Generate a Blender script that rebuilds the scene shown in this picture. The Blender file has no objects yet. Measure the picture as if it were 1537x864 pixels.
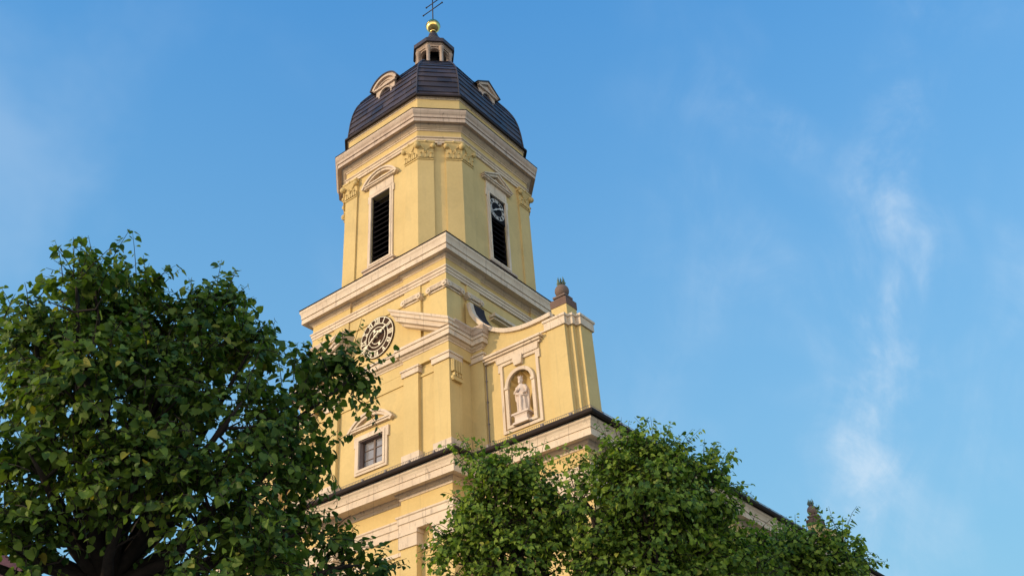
import bpy, bmesh, math, random
import numpy as np
from mathutils import Vector, Matrix
from mathutils.geometry import tessellate_polygon

# ------------------------------------------------------------------ camera
scene = bpy.context.scene
COL = scene.collection
cam_data = bpy.data.cameras.new("camera")
cam = bpy.data.objects.new("camera", cam_data)
COL.objects.link(cam)
cam_data.sensor_width = 36.0
cam_data.lens = 32.93
cam_data.clip_end = 5000
Rr = Vector((0.786427, 0.614526, -0.06238))
Ru = Vector((0.382967, -0.405859, 0.829828))
Rf = Vector((-0.484633, 0.676489, 0.554521))
mw = Matrix.Identity(4)
for i in range(3):
    mw[i][0] = Rr[i]; mw[i][1] = Ru[i]; mw[i][2] = -Rf[i]
mw[0][3], mw[1][3], mw[2][3] = 17.8927, -21.0291, 1.6
cam.matrix_world = mw
scene.camera = cam

# ------------------------------------------------------------------ light
SUN_AZ = math.radians(29)      # left of the facade normal
SUN_EL = math.radians(11)
to_sun = Vector((-math.sin(SUN_AZ) * math.cos(SUN_EL), -math.cos(SUN_AZ) * math.cos(SUN_EL), math.sin(SUN_EL)))
sun_data = bpy.data.lights.new("sun", 'SUN')
sun_data.energy = 2.0
sun_data.angle = math.radians(0.6)
sun_data.color = (1.0, 0.77, 0.52)
sun = bpy.data.objects.new("sun", sun_data)
sun.rotation_euler = to_sun.to_track_quat('Z', 'Y').to_euler()
COL.objects.link(sun)

world = bpy.data.worlds.new("World")
scene.world = world
world.use_nodes = True
wn, wl = world.node_tree.nodes, world.node_tree.links
wn.clear()
w_out = wn.new('ShaderNodeOutputWorld')
w_bg = wn.new('ShaderNodeBackground')
w_bg.inputs['Strength'].default_value = 0.15
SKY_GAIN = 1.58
FILL_GLOW = (10.8, 8.1, 5.9, 1)
sky = wn.new('ShaderNodeTexSky')
sky.sky_type = 'NISHITA'
sky.sun_disc = False
sky.sun_elevation = SUN_EL
sky.sun_rotation = math.atan2(to_sun.x, to_sun.y)
sky.altitude = 400
sky.air_density = 1.0
sky.dust_density = 0.1
sky.ozone_density = 7.5
# thin cirrus laid over the sky
tc = wn.new('ShaderNodeTexCoord')
def wmath(op, a, b=None):
    m = wn.new('ShaderNodeMath'); m.operation = op
    for k, v in ((0, a), (1, b)):
        if v is None: continue
        if isinstance(v, (int, float)): m.inputs[k].default_value = v
        else: wl.new(v, m.inputs[k])
    return m.outputs[0]
def wnoise(scale, detail, rough, dist, mapscale=(1, 1, 1), rot=(0, 0, 0)):
    mp = wn.new('ShaderNodeMapping'); mp.inputs['Scale'].default_value = mapscale; mp.inputs['Rotation'].default_value = rot
    wl.new(tc.outputs['Generated'], mp.inputs['Vector'])
    nz = wn.new('ShaderNodeTexNoise')
    for k, v in (('Scale', scale), ('Detail', detail), ('Roughness', rough), ('Distortion', dist)): nz.inputs[k].default_value = v
    wl.new(mp.outputs['Vector'], nz.inputs['Vector'])
    return nz.outputs['Fac']
def wrange(v, a, b, c=0.0, d=1.0):
    m = wn.new('ShaderNodeMapRange'); m.interpolation_type = 'SMOOTHSTEP'
    for k, q in (('From Min', a), ('From Max', b), ('To Min', c), ('To Max', d)): m.inputs[k].default_value = q
    wl.new(v, m.inputs['Value']); return m.outputs['Result']
vd = wn.new('ShaderNodeVectorMath'); vd.operation = 'DOT_PRODUCT'
vd.inputs[1].default_value = (-0.859, -0.361, 0.363)          # pole of the band of cirrus
wl.new(tc.outputs['Generated'], vd.inputs[0])
ve = wn.new('ShaderNodeVectorMath'); ve.operation = 'DOT_PRODUCT'
ve.inputs[1].default_value = (-0.223, 0.902, 0.371)           # along the band
wl.new(tc.outputs['Generated'], ve.inputs[0])
warp = wmath('MULTIPLY', wmath('SUBTRACT', wnoise(3.2, 3, 0.5, 0.3, (1, 1, 1), (0.4, 0.1, 0.9)), 0.5), 0.20)
bandpos = wmath('ADD', vd.outputs['Value'], warp)
band = wmath('ABSOLUTE', bandpos)
core = wrange(band, 0.075, 0.0)
wide = wrange(band, 0.36, 0.0)
fc = wn.new('ShaderNodeCombineXYZ')
wl.new(wmath('MULTIPLY', bandpos, 12.0), fc.inputs[0]); wl.new(wmath('MULTIPLY', ve.outputs['Value'], 9.0), fc.inputs[1])
fn = wn.new('ShaderNodeTexNoise')
for k_, v_ in (('Scale', 1.0), ('Detail', 9), ('Roughness', 0.6), ('Distortion', 0.6)): fn.inputs[k_].default_value = v_
wl.new(fc.outputs[0], fn.inputs['Vector'])
fmix = wmath('ADD', wmath('MULTIPLY', fn.outputs['Fac'], 0.4), wmath('MULTIPLY', wnoise(10.0, 9, 0.64, 0.5, (1.0, 1.0, 0.75), (0.3, 0.6, 0.9)), 0.6))
fibres = wrange(fmix, 0.38, 0.72)
patch = wrange(wnoise(4.5, 3, 0.55, 0.6, (1, 1, 1), (0.9, 0.2, 0.3)), 0.42, 0.66)
low = wrange(ve.outputs['Value'], 0.93, 1.0, 0.25, 1.0)
hv = wn.new('ShaderNodeSeparateXYZ'); wl.new(tc.outputs['Generated'], hv.inputs[0])
ahead = wrange(hv.outputs['Y'], 0.35, 0.75)
blot = wrange(wnoise(11.0, 5, 0.6, 0.5, (1, 1, 1), (0.3, 0.8, 0.1)), 0.36, 0.66, 0.12, 1.0)
a1 = wmath('MULTIPLY', wmath('MULTIPLY', core, wmath('MULTIPLY', low, blot)), wmath('ADD', wmath('MULTIPLY', fibres, 0.75), 0.02))
a2 = wmath('MULTIPLY', wmath('MULTIPLY', wide, patch), wmath('ADD', wmath('MULTIPLY', fibres, 0.34), 0.03))
cov = wmath('MINIMUM', wmath('MULTIPLY', wmath('ADD', a1, a2), ahead), 0.7)
haze_l = wmath('MULTIPLY', wrange(wnoise(3.0, 5, 0.55, 0.4, (1, 1, 1), (0.5, 0.5, 0.2)), 0.44, 0.72), wrange(hv.outputs['X'], -0.35, -0.8, 0.0, 0.22))
cov = wmath('ADD', cov, haze_l)
mixc = wn.new('ShaderNodeMixRGB')
mixc.inputs['Color2'].default_value = (3.3, 3.9, 4.5, 1)
wl.new(cov, mixc.inputs['Fac'])
# even out the brightness between zenith and horizon, with a pale veil low down
bw = wn.new('ShaderNodeRGBToBW'); wl.new(sky.outputs['Color'], bw.inputs[0])
pw = wn.new('ShaderNodeMath'); pw.operation = 'POWER'; pw.inputs[1].default_value = -0.62
wl.new(bw.outputs[0], pw.inputs[0])
pk = wn.new('ShaderNodeMath'); pk.operation = 'MULTIPLY'; pk.inputs[1].default_value = SKY_GAIN
wl.new(pw.outputs[0], pk.inputs[0])
sc_ = wn.new('ShaderNodeVectorMath'); sc_.operation = 'SCALE'
tint = wn.new('ShaderNodeMixRGB'); tint.blend_type = 'MULTIPLY'; tint.inputs['Fac'].default_value = 1.0
tint.inputs['Color2'].default_value = (0.95, 1.13, 0.86, 1)
wl.new(sky.outputs['Color'], tint.inputs['Color1']); wl.new(tint.outputs['Color'], sc_.inputs[0]); wl.new(pk.outputs[0], sc_.inputs['Scale'])
sepz = wn.new('ShaderNodeSeparateXYZ'); wl.new(tc.outputs['Generated'], sepz.inputs[0])
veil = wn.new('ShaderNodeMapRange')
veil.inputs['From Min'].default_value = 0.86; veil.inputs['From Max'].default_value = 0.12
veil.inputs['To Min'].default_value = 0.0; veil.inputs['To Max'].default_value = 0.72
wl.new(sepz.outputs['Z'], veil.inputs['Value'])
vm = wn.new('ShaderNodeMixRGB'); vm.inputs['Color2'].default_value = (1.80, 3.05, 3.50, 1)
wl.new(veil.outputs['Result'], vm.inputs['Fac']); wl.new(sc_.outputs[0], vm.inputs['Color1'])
# warm fill glow added low in the unseen sky to brighten shaded walls
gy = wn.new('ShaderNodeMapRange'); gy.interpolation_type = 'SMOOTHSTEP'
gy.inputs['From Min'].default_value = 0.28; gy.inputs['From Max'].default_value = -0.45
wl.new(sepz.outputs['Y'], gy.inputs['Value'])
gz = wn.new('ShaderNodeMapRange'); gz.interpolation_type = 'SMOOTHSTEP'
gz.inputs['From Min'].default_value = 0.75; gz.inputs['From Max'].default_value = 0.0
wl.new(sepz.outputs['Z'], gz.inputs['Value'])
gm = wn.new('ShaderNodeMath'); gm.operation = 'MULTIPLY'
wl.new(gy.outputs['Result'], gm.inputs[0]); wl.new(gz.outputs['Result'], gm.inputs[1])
ga = wn.new('ShaderNodeMixRGB'); ga.blend_type = 'ADD'; ga.inputs['Color2'].default_value = FILL_GLOW
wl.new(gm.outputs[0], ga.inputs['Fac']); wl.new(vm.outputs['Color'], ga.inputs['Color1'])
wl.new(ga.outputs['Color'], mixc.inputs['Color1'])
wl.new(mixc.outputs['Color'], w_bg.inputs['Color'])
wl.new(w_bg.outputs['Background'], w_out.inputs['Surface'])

scene.view_settings.view_transform = 'Standard'
scene.view_settings.look = 'None'
scene.view_settings.exposure = 0.5
scene.view_settings.gamma = 1.0
scene.view_settings.use_curve_mapping = False
scene.render.engine = 'CYCLES'
scene.cycles.max_bounces = 6

# ------------------------------------------------------------------ materials
def new_mat(name):
    m = bpy.data.materials.new(name)
    m.use_nodes = True
    n, l = m.node_tree.nodes, m.node_tree.links
    b = n['Principled BSDF']
    return m, n, l, b

def noise(n, l, vec, scale, detail=4, rough=0.55, dist=0.0):
    t = n.new('ShaderNodeTexNoise')
    t.inputs['Scale'].default_value = scale
    t.inputs['Detail'].default_value = detail
    t.inputs['Roughness'].default_value = rough
    t.inputs['Distortion'].default_value = dist
    if vec is not None:
        l.new(vec, t.inputs['Vector'])
    return t

def ramp(n, l, fac, p0, p1, c0=(0, 0, 0, 1), c1=(1, 1, 1, 1)):
    r = n.new('ShaderNodeValToRGB')
    r.color_ramp.elements[0].position = p0; r.color_ramp.elements[0].color = c0
    r.color_ramp.elements[1].position = p1; r.color_ramp.elements[1].color = c1
    l.new(fac, r.inputs['Fac'])
    return r

def mix(n, l, fac, a, b, mode='MIX'):
    m = n.new('ShaderNodeMixRGB'); m.blend_type = mode
    for s, v in (('Fac', fac), ('Color1', a), ('Color2', b)):
        if isinstance(v, (int, float)): m.inputs[s].default_value = v
        elif isinstance(v, tuple): m.inputs[s].default_value = v
        else: l.new(v, m.inputs[s])
    return m.outputs['Color']

def scaled(n, l, vec, s):
    m = n.new('ShaderNodeMapping'); m.inputs['Scale'].default_value = s
    l.new(vec, m.inputs['Vector'])
    return m.outputs['Vector']

def bump(n, l, b, height, strength, dist):
    bp = n.new('ShaderNodeBump')
    bp.inputs['Strength'].default_value = strength
    bp.inputs['Distance'].default_value = dist
    l.new(height, bp.inputs['Height'])
    l.new(bp.outputs['Normal'], b.inputs['Normal'])

def col(c): return (c[0], c[1], c[2], 1)

def stucco(name, base, stain=0.26):
    m, n, l, b = new_mat(name)
    P = n.new('ShaderNodeTexCoord').outputs['Object']
    big = noise(n, l, P, 0.55, 5, 0.6)
    r1 = ramp(n, l, big.outputs['Fac'], 0.3, 0.72, (0.90, 0.885, 0.86, 1), (1.04, 1.04, 1.04, 1))
    c = mix(n, l, 1.0, col(base), r1.outputs['Color'], 'MULTIPLY')
    streak = noise(n, l, scaled(n, l, P, (2.2, 2.2, 0.16)), 1.6, 5, 0.62)
    r2 = ramp(n, l, streak.outputs['Fac'], 0.55, 0.78)
    c = mix(n, l, r2.outputs['Color'], c, mix(n, l, stain, c, (0.42, 0.31, 0.16, 1)))
    pat = noise(n, l, scaled(n, l, P, (1, 1, .7)), 0.9, 3, 0.45, 0.6)
    rpt = ramp(n, l, pat.outputs['Fac'], 0.56, 0.585, (1, 1, 1, 1), (0.945, 0.95, 0.96, 1))
    c = mix(n, l, 1.0, c, rpt.outputs['Color'], 'MULTIPLY')
    drip = noise(n, l, scaled(n, l, P, (7, 7, 0.22)), 1.3, 4, 0.6)
    r4 = ramp(n, l, drip.outputs['Fac'], 0.60, 0.74)
    c = mix(n, l, r4.outputs['Color'], c, mix(n, l, stain * .8, c, (0.20, 0.16, 0.10, 1)))
    fine = noise(n, l, P, 9, 6, 0.65)
    r3 = ramp(n, l, fine.outputs['Fac'], 0.25, 0.75, (0.94, 0.94, 0.93, 1), (1.03, 1.03, 1.03, 1))
    c = mix(n, l, 1.0, c, r3.outputs['Color'], 'MULTIPLY')
    l.new(c, b.inputs['Base Color'])
    b.inputs['Roughness'].default_value = 0.92
    b.inputs['Specular IOR Level'].default_value = 0.2
    gr = noise(n, l, P, 38, 5, 0.7)
    bump(n, l, b, gr.outputs['Fac'], 0.25, 0.02)
    return m

def stone(name, base, dirt=0.5, joint=1.15):
    m, n, l, b = new_mat(name)
    P = n.new('ShaderNodeTexCoord').outputs['Object']
    big = noise(n, l, P, 1.3, 5, 0.6)
    r1 = ramp(n, l, big.outputs['Fac'], 0.3, 0.7, (0.86, 0.82, 0.80, 1), (1.06, 1.06, 1.05, 1))
    c = mix(n, l, 1.0, col(base), r1.outputs['Color'], 'MULTIPLY')
    st = noise(n, l, scaled(n, l, P, (5, 5, 0.9)), 1.5, 6, 0.68)
    r2 = ramp(n, l, st.outputs['Fac'], 0.56, 0.74)
    c = mix(n, l, r2.outputs['Color'], c, mix(n, l, dirt, c, (0.16, 0.125, 0.10, 1)))
    speck = noise(n, l, P, 24, 5, 0.7)
    r3 = ramp(n, l, speck.outputs['Fac'], 0.62, 0.75)
    c = mix(n, l, r3.outputs['Color'], c, mix(n, l, dirt * 0.6, c, (0.2, 0.16, 0.13, 1)))
    # joints between blocks, running across the moulding
    sp = n.new('ShaderNodeSeparateXYZ'); l.new(P, sp.inputs[0])
    ad = n.new('ShaderNodeMath'); ad.operation = 'ADD'
    l.new(sp.outputs['X'], ad.inputs[0]); l.new(sp.outputs['Y'], ad.inputs[1])
    dv = n.new('ShaderNodeMath'); dv.operation = 'DIVIDE'; dv.inputs[1].default_value = joint
    l.new(ad.outputs[0], dv.inputs[0])
    pp = n.new('ShaderNodeMath'); pp.operation = 'PINGPONG'; pp.inputs[1].default_value = 0.5
    l.new(dv.outputs[0], pp.inputs[0])
    lt = n.new('ShaderNodeMath'); lt.operation = 'LESS_THAN'; lt.inputs[1].default_value = 0.011 / joint
    l.new(pp.outputs[0], lt.inputs[0])
    mj = n.new('ShaderNodeMath'); mj.operation = 'MULTIPLY'; mj.inputs[1].default_value = 0.38 if joint < 10 else 0.0
    l.new(lt.outputs[0], mj.inputs[0])
    c = mix(n, l, mj.outputs[0], c, (0.15, 0.11, 0.09, 1))
    l.new(c, b.inputs['Base Color'])
    b.inputs['Roughness'].default_value = 0.85
    b.inputs['Specular IOR Level'].default_value = 0.25
    gr = noise(n, l, P, 30, 5, 0.7)
    bump(n, l, b, gr.outputs['Fac'], 0.3, 0.02)
    return m

def plain(name, base, rough=0.6, metal=0.0, var=0.15, scale=6, spec=0.4):
    m, n, l, b = new_mat(name)
    P = n.new('ShaderNodeTexCoord').outputs['Object']
    t = noise(n, l, P, scale, 6, 0.65)
    r = ramp(n, l, t.outputs['Fac'], 0.3, 0.72, (1 - var, 1 - var, 1 - var, 1), (1 + var, 1 + var, 1 + var, 1))
    c = mix(n, l, 1.0, col(base), r.outputs['Color'], 'MULTIPLY')
    l.new(c, b.inputs['Base Color'])
    b.inputs['Roughness'].default_value = rough
    b.inputs['Metallic'].default_value = metal
    b.inputs['Specular IOR Level'].default_value = spec
    return m

M = {}
M['stucco'] = stucco('yellow_stucco', (0.655, 0.49, 0.212))
M['stucco_deep'] = stucco('yellow_stucco_belfry', (0.65, 0.485, 0.212), 0.24)
M['stone'] = stone('cream_limestone', (0.685, 0.565, 0.415), 0.65)
M['stone_weathered'] = stone('weathered_limestone', (0.56, 0.445, 0.34), 0.8)
M['stone_lantern'] = stone('sooty_limestone', (0.40, 0.31, 0.24), 0.85)
M['statue'] = stone('statue_limestone', (0.70, 0.58, 0.47), 0.3, 50)
M['brownstone'] = stone('brown_sandstone', (0.165, 0.105, 0.08), 0.6, 0.42)
M['ballstone'] = stone('grey_brown_sandstone', (0.20, 0.145, 0.115), 0.6, 50)
M['gutter'] = plain('dark_copper_gutter', (0.032, 0.023, 0.020), 0.7, 0.0, spec=0.2)
M['zinc'] = plain('grey_wire', (0.20, 0.165, 0.145), 0.6, 0.1)
M['slat'] = plain('dark_louvre_slate', (0.016, 0.013, 0.014), 0.9, spec=0.1)
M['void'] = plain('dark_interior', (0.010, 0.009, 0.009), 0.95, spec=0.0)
M['dial'] = plain('brown_dial', (0.060, 0.033, 0.020), 0.9, spec=0.1)
M['dialblack'] = plain('black_dial', (0.012, 0.012, 0.014), 0.85, spec=0.1)
M['cream'] = plain('cream_paint', (0.80, 0.71, 0.50), 0.5, var=0.06)
M['white'] = plain('white_paint', (0.62, 0.59, 0.52), 0.5, var=0.05)
M['ironwork'] = plain('dark_iron', (0.045, 0.042, 0.045), 0.5, 0.6)
M['winframe'] = plain('brown_window_frame', (0.105, 0.062, 0.042), 0.5)
M['winlining'] = plain('grey_brown_stone', (0.24, 0.18, 0.16), 0.8)  # stone colour darkened to carry the shade of the window reveal
M['verdigris'] = plain('verdigris_copper', (0.13, 0.18, 0.13), 0.8)
M['roof_red'] = plain('red_clay_roof', (0.30, 0.095, 0.065), 0.85, var=0.3, scale=3)
M['plaster'] = plain('pale_plaster', (0.55, 0.50, 0.42), 0.9)
M['bark'] = plain('dark_bark', (0.030, 0.022, 0.016), 0.9, var=0.4, scale=12)

def gold():
    m, n, l, b = new_mat('gilded_copper')
    P = n.new('ShaderNodeTexCoord').outputs['Object']
    t = noise(n, l, P, 5, 5, 0.6)
    r = ramp(n, l, t.outputs['Fac'], 0.35, 0.7, (0.72, 0.47, 0.13, 1), (0.93, 0.70, 0.27, 1))
    l.new(r.outputs['Color'], b.inputs['Base Color'])
    b.inputs['Metallic'].default_value = 1.0
    b.inputs['Roughness'].default_value = 0.2
    return m
M['gold'] = gold()

def dome_metal(sheets=False):
    m, n, l, b = new_mat('dark_copper_sheets' if sheets else 'dark_copper')
    P = n.new('ShaderNodeTexCoord').outputs['Object']
    t = noise(n, l, P, 1.1, 6, 0.62)
    r = ramp(n, l, t.outputs['Fac'], 0.3, 0.72, (0.036, 0.026, 0.025, 1), (0.078, 0.058, 0.055, 1))
    st = noise(n, l, scaled(n, l, P, (3.5, 3.5, 0.35)), 1.4, 6, 0.66)
    r2 = ramp(n, l, st.outputs['Fac'], 0.60, 0.80)
    c = mix(n, l, r2.outputs['Color'], r.outputs['Color'], (0.075, 0.085, 0.080, 1))
    # standing seams between the sheets
    sp = n.new('ShaderNodeSeparateXYZ'); l.new(P, sp.inputs[0])
    ad = n.new('ShaderNodeMath'); ad.operation = 'SUBTRACT'
    l.new(sp.outputs['X'], ad.inputs[0]); l.new(sp.outputs['Y'], ad.inputs[1])
    dv = n.new('ShaderNodeMath'); dv.operation = 'DIVIDE'; dv.inputs[1].default_value = 0.62
    l.new(ad.outputs[0], dv.inputs[0])
    pp = n.new('ShaderNodeMath'); pp.operation = 'PINGPONG'; pp.inputs[1].default_value = 0.5
    l.new(dv.outputs[0], pp.inputs[0])
    lt = n.new('ShaderNodeMath'); lt.operation = 'LESS_THAN'; lt.inputs[1].default_value = 0.018
    l.new(pp.outputs[0], lt.inputs[0])
    mj = n.new('ShaderNodeMath'); mj.operation = 'MULTIPLY'; mj.inputs[1].default_value = 0.0 if sheets else 0.45
    l.new(lt.outputs[0], mj.inputs[0])
    c = mix(n, l, mj.outputs[0], c, (0.008, 0.007, 0.008, 1))
    if sheets:
        gi = n.new('ShaderNodeNewGeometry')
        rs_ = ramp(n, l, gi.outputs['Random Per Island'], 0.0, 1.0, (0.66, 0.68, 0.72, 1), (1.42, 1.34, 1.30, 1))
        c = mix(n, l, 1.0, c, rs_.outputs['Color'], 'MULTIPLY')
    l.new(c, b.inputs['Base Color'])
    b.inputs['Metallic'].default_value = 0.15
    rr = ramp(n, l, t.outputs['Fac'], 0.3, 0.7, (0.34, 0.34, 0.34, 1), (0.55, 0.55, 0.55, 1))
    l.new(rr.outputs['Color'], b.inputs['Roughness'])
    bn = noise(n, l, P, 2.2, 3, 0.5)
    bump(n, l, b, bn.outputs['Fac'], 0.25, 0.05)
    return m
M['dome'] = dome_metal()
M['domesheet'] = dome_metal(True)

def glass():
    m, n, l, b = new_mat('old_window_glass')
    P = n.new('ShaderNodeTexCoord').outputs['Object']
    t = noise(n, l, P, 1.6, 3, 0.5)
    r = ramp(n, l, t.outputs['Fac'], 0.3, 0.7, (0.16, 0.15, 0.15, 1), (0.26, 0.25, 0.25, 1))
    l.new(r.outputs['Color'], b.inputs['Base Color'])
    b.inputs['Roughness'].default_value = 0.12
    b.inputs['Specular IOR Level'].default_value = 0.9
    bump(n, l, b, t.outputs['Fac'], 0.15, 0.05)
    return m
M['glass'] = glass()

def leaf_mat(name, dark, light, yellow):
    m, n, l, b = new_mat(name)
    g = n.new('ShaderNodeNewGeometry')
    rnd = g.outputs['Random Per Island']
    r = n.new('ShaderNodeValToRGB')
    e = r.color_ramp.elements
    e[0].position = 0.0; e[0].color = col(dark)
    e[1].position = 0.75; e[1].color = col(light)
    e2 = e.new(0.97); e2.color = col(light)
    e3 = e.new(1.0); e3.color = col(yellow)
    l.new(rnd, r.inputs['Fac'])
    l.new(r.outputs['Color'], b.inputs['Base Color'])
    b.inputs['Roughness'].default_value = 0.55
    b.inputs['Specular IOR Level'].default_value = 0.22
    tr = n.new('ShaderNodeBsdfTranslucent')
    tcol = mix(n, l, 1.0, r.outputs['Color'], (1.25, 1.35, 0.5, 1), 'MULTIPLY')
    l.new(tcol, tr.inputs['Color'])
    mx = n.new('ShaderNodeMixShader'); mx.inputs[0].default_value = 0.36
    l.new(b.outputs[0], mx.inputs[1]); l.new(tr.outputs[0], mx.inputs[2])
    l.new(mx.outputs[0], n['Material Output'].inputs['Surface'])
    return m
M['leaf_a'] = leaf_mat('lime_leaf_dark', (0.026, 0.070, 0.016), (0.145, 0.215, 0.034), (0.36, 0.31, 0.05))
M['leaf_b'] = leaf_mat('lime_leaf_fresh', (0.036, 0.095, 0.018), (0.265, 0.365, 0.050), (0.48, 0.46, 0.09))

def ground_mat():
    m, n, l, b = new_mat('cobbled_ground')
    P = n.new('ShaderNodeTexCoord').outputs['Object']
    v = n.new('ShaderNodeTexVoronoi'); v.inputs['Scale'].default_value = 8
    l.new(P, v.inputs['Vector'])
    r = ramp(n, l, v.outputs['Distance'], 0.2, 0.6, (0.36, 0.31, 0.25, 1), (0.20, 0.17, 0.14, 1))
    l.new(r.outputs['Color'], b.inputs['Base Color'])
    b.inputs['Roughness'].default_value = 0.9
    return m
M['ground'] = ground_mat()

# ------------------------------------------------------------------ mesh helpers
class MB:
    def __init__(self): self.v = []; self.f = []; self.sm = []
    def add(self, vs, fs, smooth=False):
        o = len(self.v)
        self.v.extend(tuple(map(float, p)) for p in vs)
        for f in fs:
            self.f.append([i + o for i in f]); self.sm.append(smooth)
    def box(self, x0, x1, y0, y1, z0, z1):
        vs = [(x, y, z) for z in (z0, z1) for x, y in ((x0, y0), (x1, y0), (x1, y1), (x0, y1))]
        self.add(vs, [(3, 2, 1, 0), (4, 5, 6, 7), (0, 1, 5, 4), (1, 2, 6, 5), (2, 3, 7, 6), (3, 0, 4, 7)])
    def fbox(self, face, u0, u1, w0, w1, z0, z1):
        vs = [face(u, w, z) for z in (z0, z1) for u, w in ((u0, w0), (u1, w0), (u1, w1), (u0, w1))]
        self.add(vs, [(3, 2, 1, 0), (4, 5, 6, 7), (0, 1, 5, 4), (1, 2, 6, 5), (2, 3, 7, 6), (3, 0, 4, 7)])
    def prism(self, poly, z0, z1):
        n = len(poly)
        vs = [(x, y, z0) for x, y in poly] + [(x, y, z1) for x, y in poly]
        fs = [tuple(range(n))[::-1], tuple(range(n, 2 * n))] + [(i, (i + 1) % n, n + (i + 1) % n, n + i) for i in range(n)]
        self.add(vs, fs)
    def fprism(self, face, poly, w0, w1, holes=(), smooth=False):
        """2-D outline in (u, z) given thickness along w; holes go right through"""
        loops = [list(poly)] + [list(h) for h in holes]
        pts = [p for lp in loops for p in lp]
        tris = tessellate_polygon([[Vector((p[0], p[1], 0)) for p in lp] for lp in loops])
        n = len(pts)
        vs = [face(u, w0, z) for u, z in pts] + [face(u, w1, z) for u, z in pts]
        fs = [tuple(t) for t in tris] + [tuple(i + n for i in t)[::-1] for t in tris]
        o = 0
        for lp in loops:
            k = len(lp)
            for i in range(k):
                a, b_ = o + i, o + (i + 1) % k
                fs.append((a, b_, n + b_, n + a))
            o += k
        self.add(vs, fs, smooth)
    def sweep(self, path, prof, closed=False, smooth=False):
        """profile [(offset outwards, z)] along a plan polyline; outside lies to the right of travel"""
        n = len(path); P = [Vector((p[0], p[1])) for p in path]
        def nrm(a, b_):
            d = (b_ - a).normalized(); return Vector((d.y, -d.x))
        mit = []
        for i in range(n):
            if closed or 0 < i < n - 1:
                n1 = nrm(P[i - 1], P[i]); n2 = nrm(P[i], P[(i + 1) % n])
                mit.append((n1 + n2) / max(0.2, 1 + n1.dot(n2)))
            elif i == 0: mit.append(nrm(P[0], P[1]))
            else: mit.append(nrm(P[-2], P[-1]))
        k = len(prof)
        vs = []
        for i in range(n):
            for o, z in prof:
                q = P[i] + mit[i] * o; vs.append((q.x, q.y, z))
        fs = []
        for i in range(n if closed else n - 1):
            j = (i + 1) % n
            for a in range(k):
                b_ = (a + 1) % k
                fs.append((i * k + a, j * k + a, j * k + b_, i * k + b_))
        self.add(vs, fs, smooth)
        if not closed:
            self.add([vs[i] for i in range(k)], [tuple(range(k))])
            self.add([vs[(n - 1) * k + i] for i in range(k)], [tuple(range(k))[::-1]])
    def lathe(self, cx, cy, prof, seg=24, smooth=True):
        vs = []; k = len(prof)
        for i in range(seg):
            a = 2 * math.pi * i / seg
            for r, z in prof: vs.append((cx + r * math.cos(a), cy + r * math.sin(a), z))
        fs = []
        for i in range(seg):
            j = (i + 1) % seg
            for a in range(k - 1): fs.append((i * k + a, j * k + a, j * k + a + 1, i * k + a + 1))
        self.add(vs, fs, smooth)
        self.add([vs[i * k] for i in range(seg)], [tuple(range(seg))[::-1]])
        self.add([vs[i * k + k - 1] for i in range(seg)], [tuple(range(seg))])
    def ball(self, c, r, seg=20, rings=12, sq=(1, 1, 1)):
        prof = [(max(1e-4, r * math.sin(math.pi * i / rings)), -r * math.cos(math.pi * i / rings)) for i in range(rings + 1)]
        vs = []; k = len(prof)
        for i in range(seg):
            a = 2 * math.pi * i / seg
            for rr, z in prof: vs.append((c[0] + sq[0] * rr * math.cos(a), c[1] + sq[1] * rr * math.sin(a), c[2] + sq[2] * z))
        self.add(vs, [(i * k + a, ((i + 1) % seg) * k + a, ((i + 1) % seg) * k + a + 1, i * k + a + 1) for i in range(seg) for a in range(k - 1)], True)
    def tube(self, pts, radii, seg=6, smooth=True, caps=True):
        pts = [Vector(p) for p in pts]; n = len(pts); vs = []
        for i in range(n):
            d = (pts[min(i + 1, n - 1)] - pts[max(i - 1, 0)]).normalized()
            a = d.cross(Vector((0, 0, 1)) if abs(d.z) < 0.9 else Vector((1, 0, 0))).normalized(); b_ = d.cross(a)
            for s in range(seg):
                t = 2 * math.pi * s / seg
                vs.append(pts[i] + (a * math.cos(t) + b_ * math.sin(t)) * radii[i])
        fs = [(i * seg + s, i * seg + (s + 1) % seg, (i + 1) * seg + (s + 1) % seg, (i + 1) * seg + s) for i in range(n - 1) for s in range(seg)]
        self.add(vs, fs, smooth)
        if caps:
            self.add(vs[:seg], [tuple(range(seg))[::-1]]); self.add(vs[-seg:], [tuple(range(seg))])
    def build(self, name, mat, parent=None, recalc=True, bevel=0.0):
        me = bpy.data.meshes.new(name)
        off = Vector((0, 0, 0))
        if parent is not None:
            p = parent
            while p is not None: off += p.location; p = p.parent
        me.from_pydata([Vector(v) - off for v in self.v], [], self.f)
        me.polygons.foreach_set('use_smooth', self.sm)
        if recalc:
            bm = bmesh.new(); bm.from_mesh(me)
            bmesh.ops.remove_doubles(bm, verts=bm.verts, dist=1e-5)
            bmesh.ops.recalc_face_normals(bm, faces=bm.faces)
            bm.to_mesh(me); bm.free()
        me.materials.append(mat)
        me.update()
        o = bpy.data.objects.new(name, me)
        COL.objects.link(o)
        if parent is not None: o.parent = parent
        if bevel:
            bv = o.modifiers.new('bevel', 'BEVEL'); bv.width = bevel; bv.segments = 2; bv.limit_method = 'ANGLE'
        return o

def thing(name, label, cat, loc=(0, 0, 0), group=None):
    o = bpy.data.objects.new(name, None); COL.objects.link(o)
    o.location = loc; o.empty_display_size = 0.3
    o['label'] = label; o['category'] = cat
    if group: o['group'] = group
    return o

def holder(name, parent):
    o = bpy.data.objects.new(name, None); COL.objects.link(o)
    o.parent = parent; o.empty_display_size = 0.2
    return o

def arc(cx, cz, r, a0, a1, n):
    return [(cx + r * math.cos(a0 + (a1 - a0) * i / n), cz + r * math.sin(a0 + (a1 - a0) * i / n)) for i in range(n + 1)]

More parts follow.
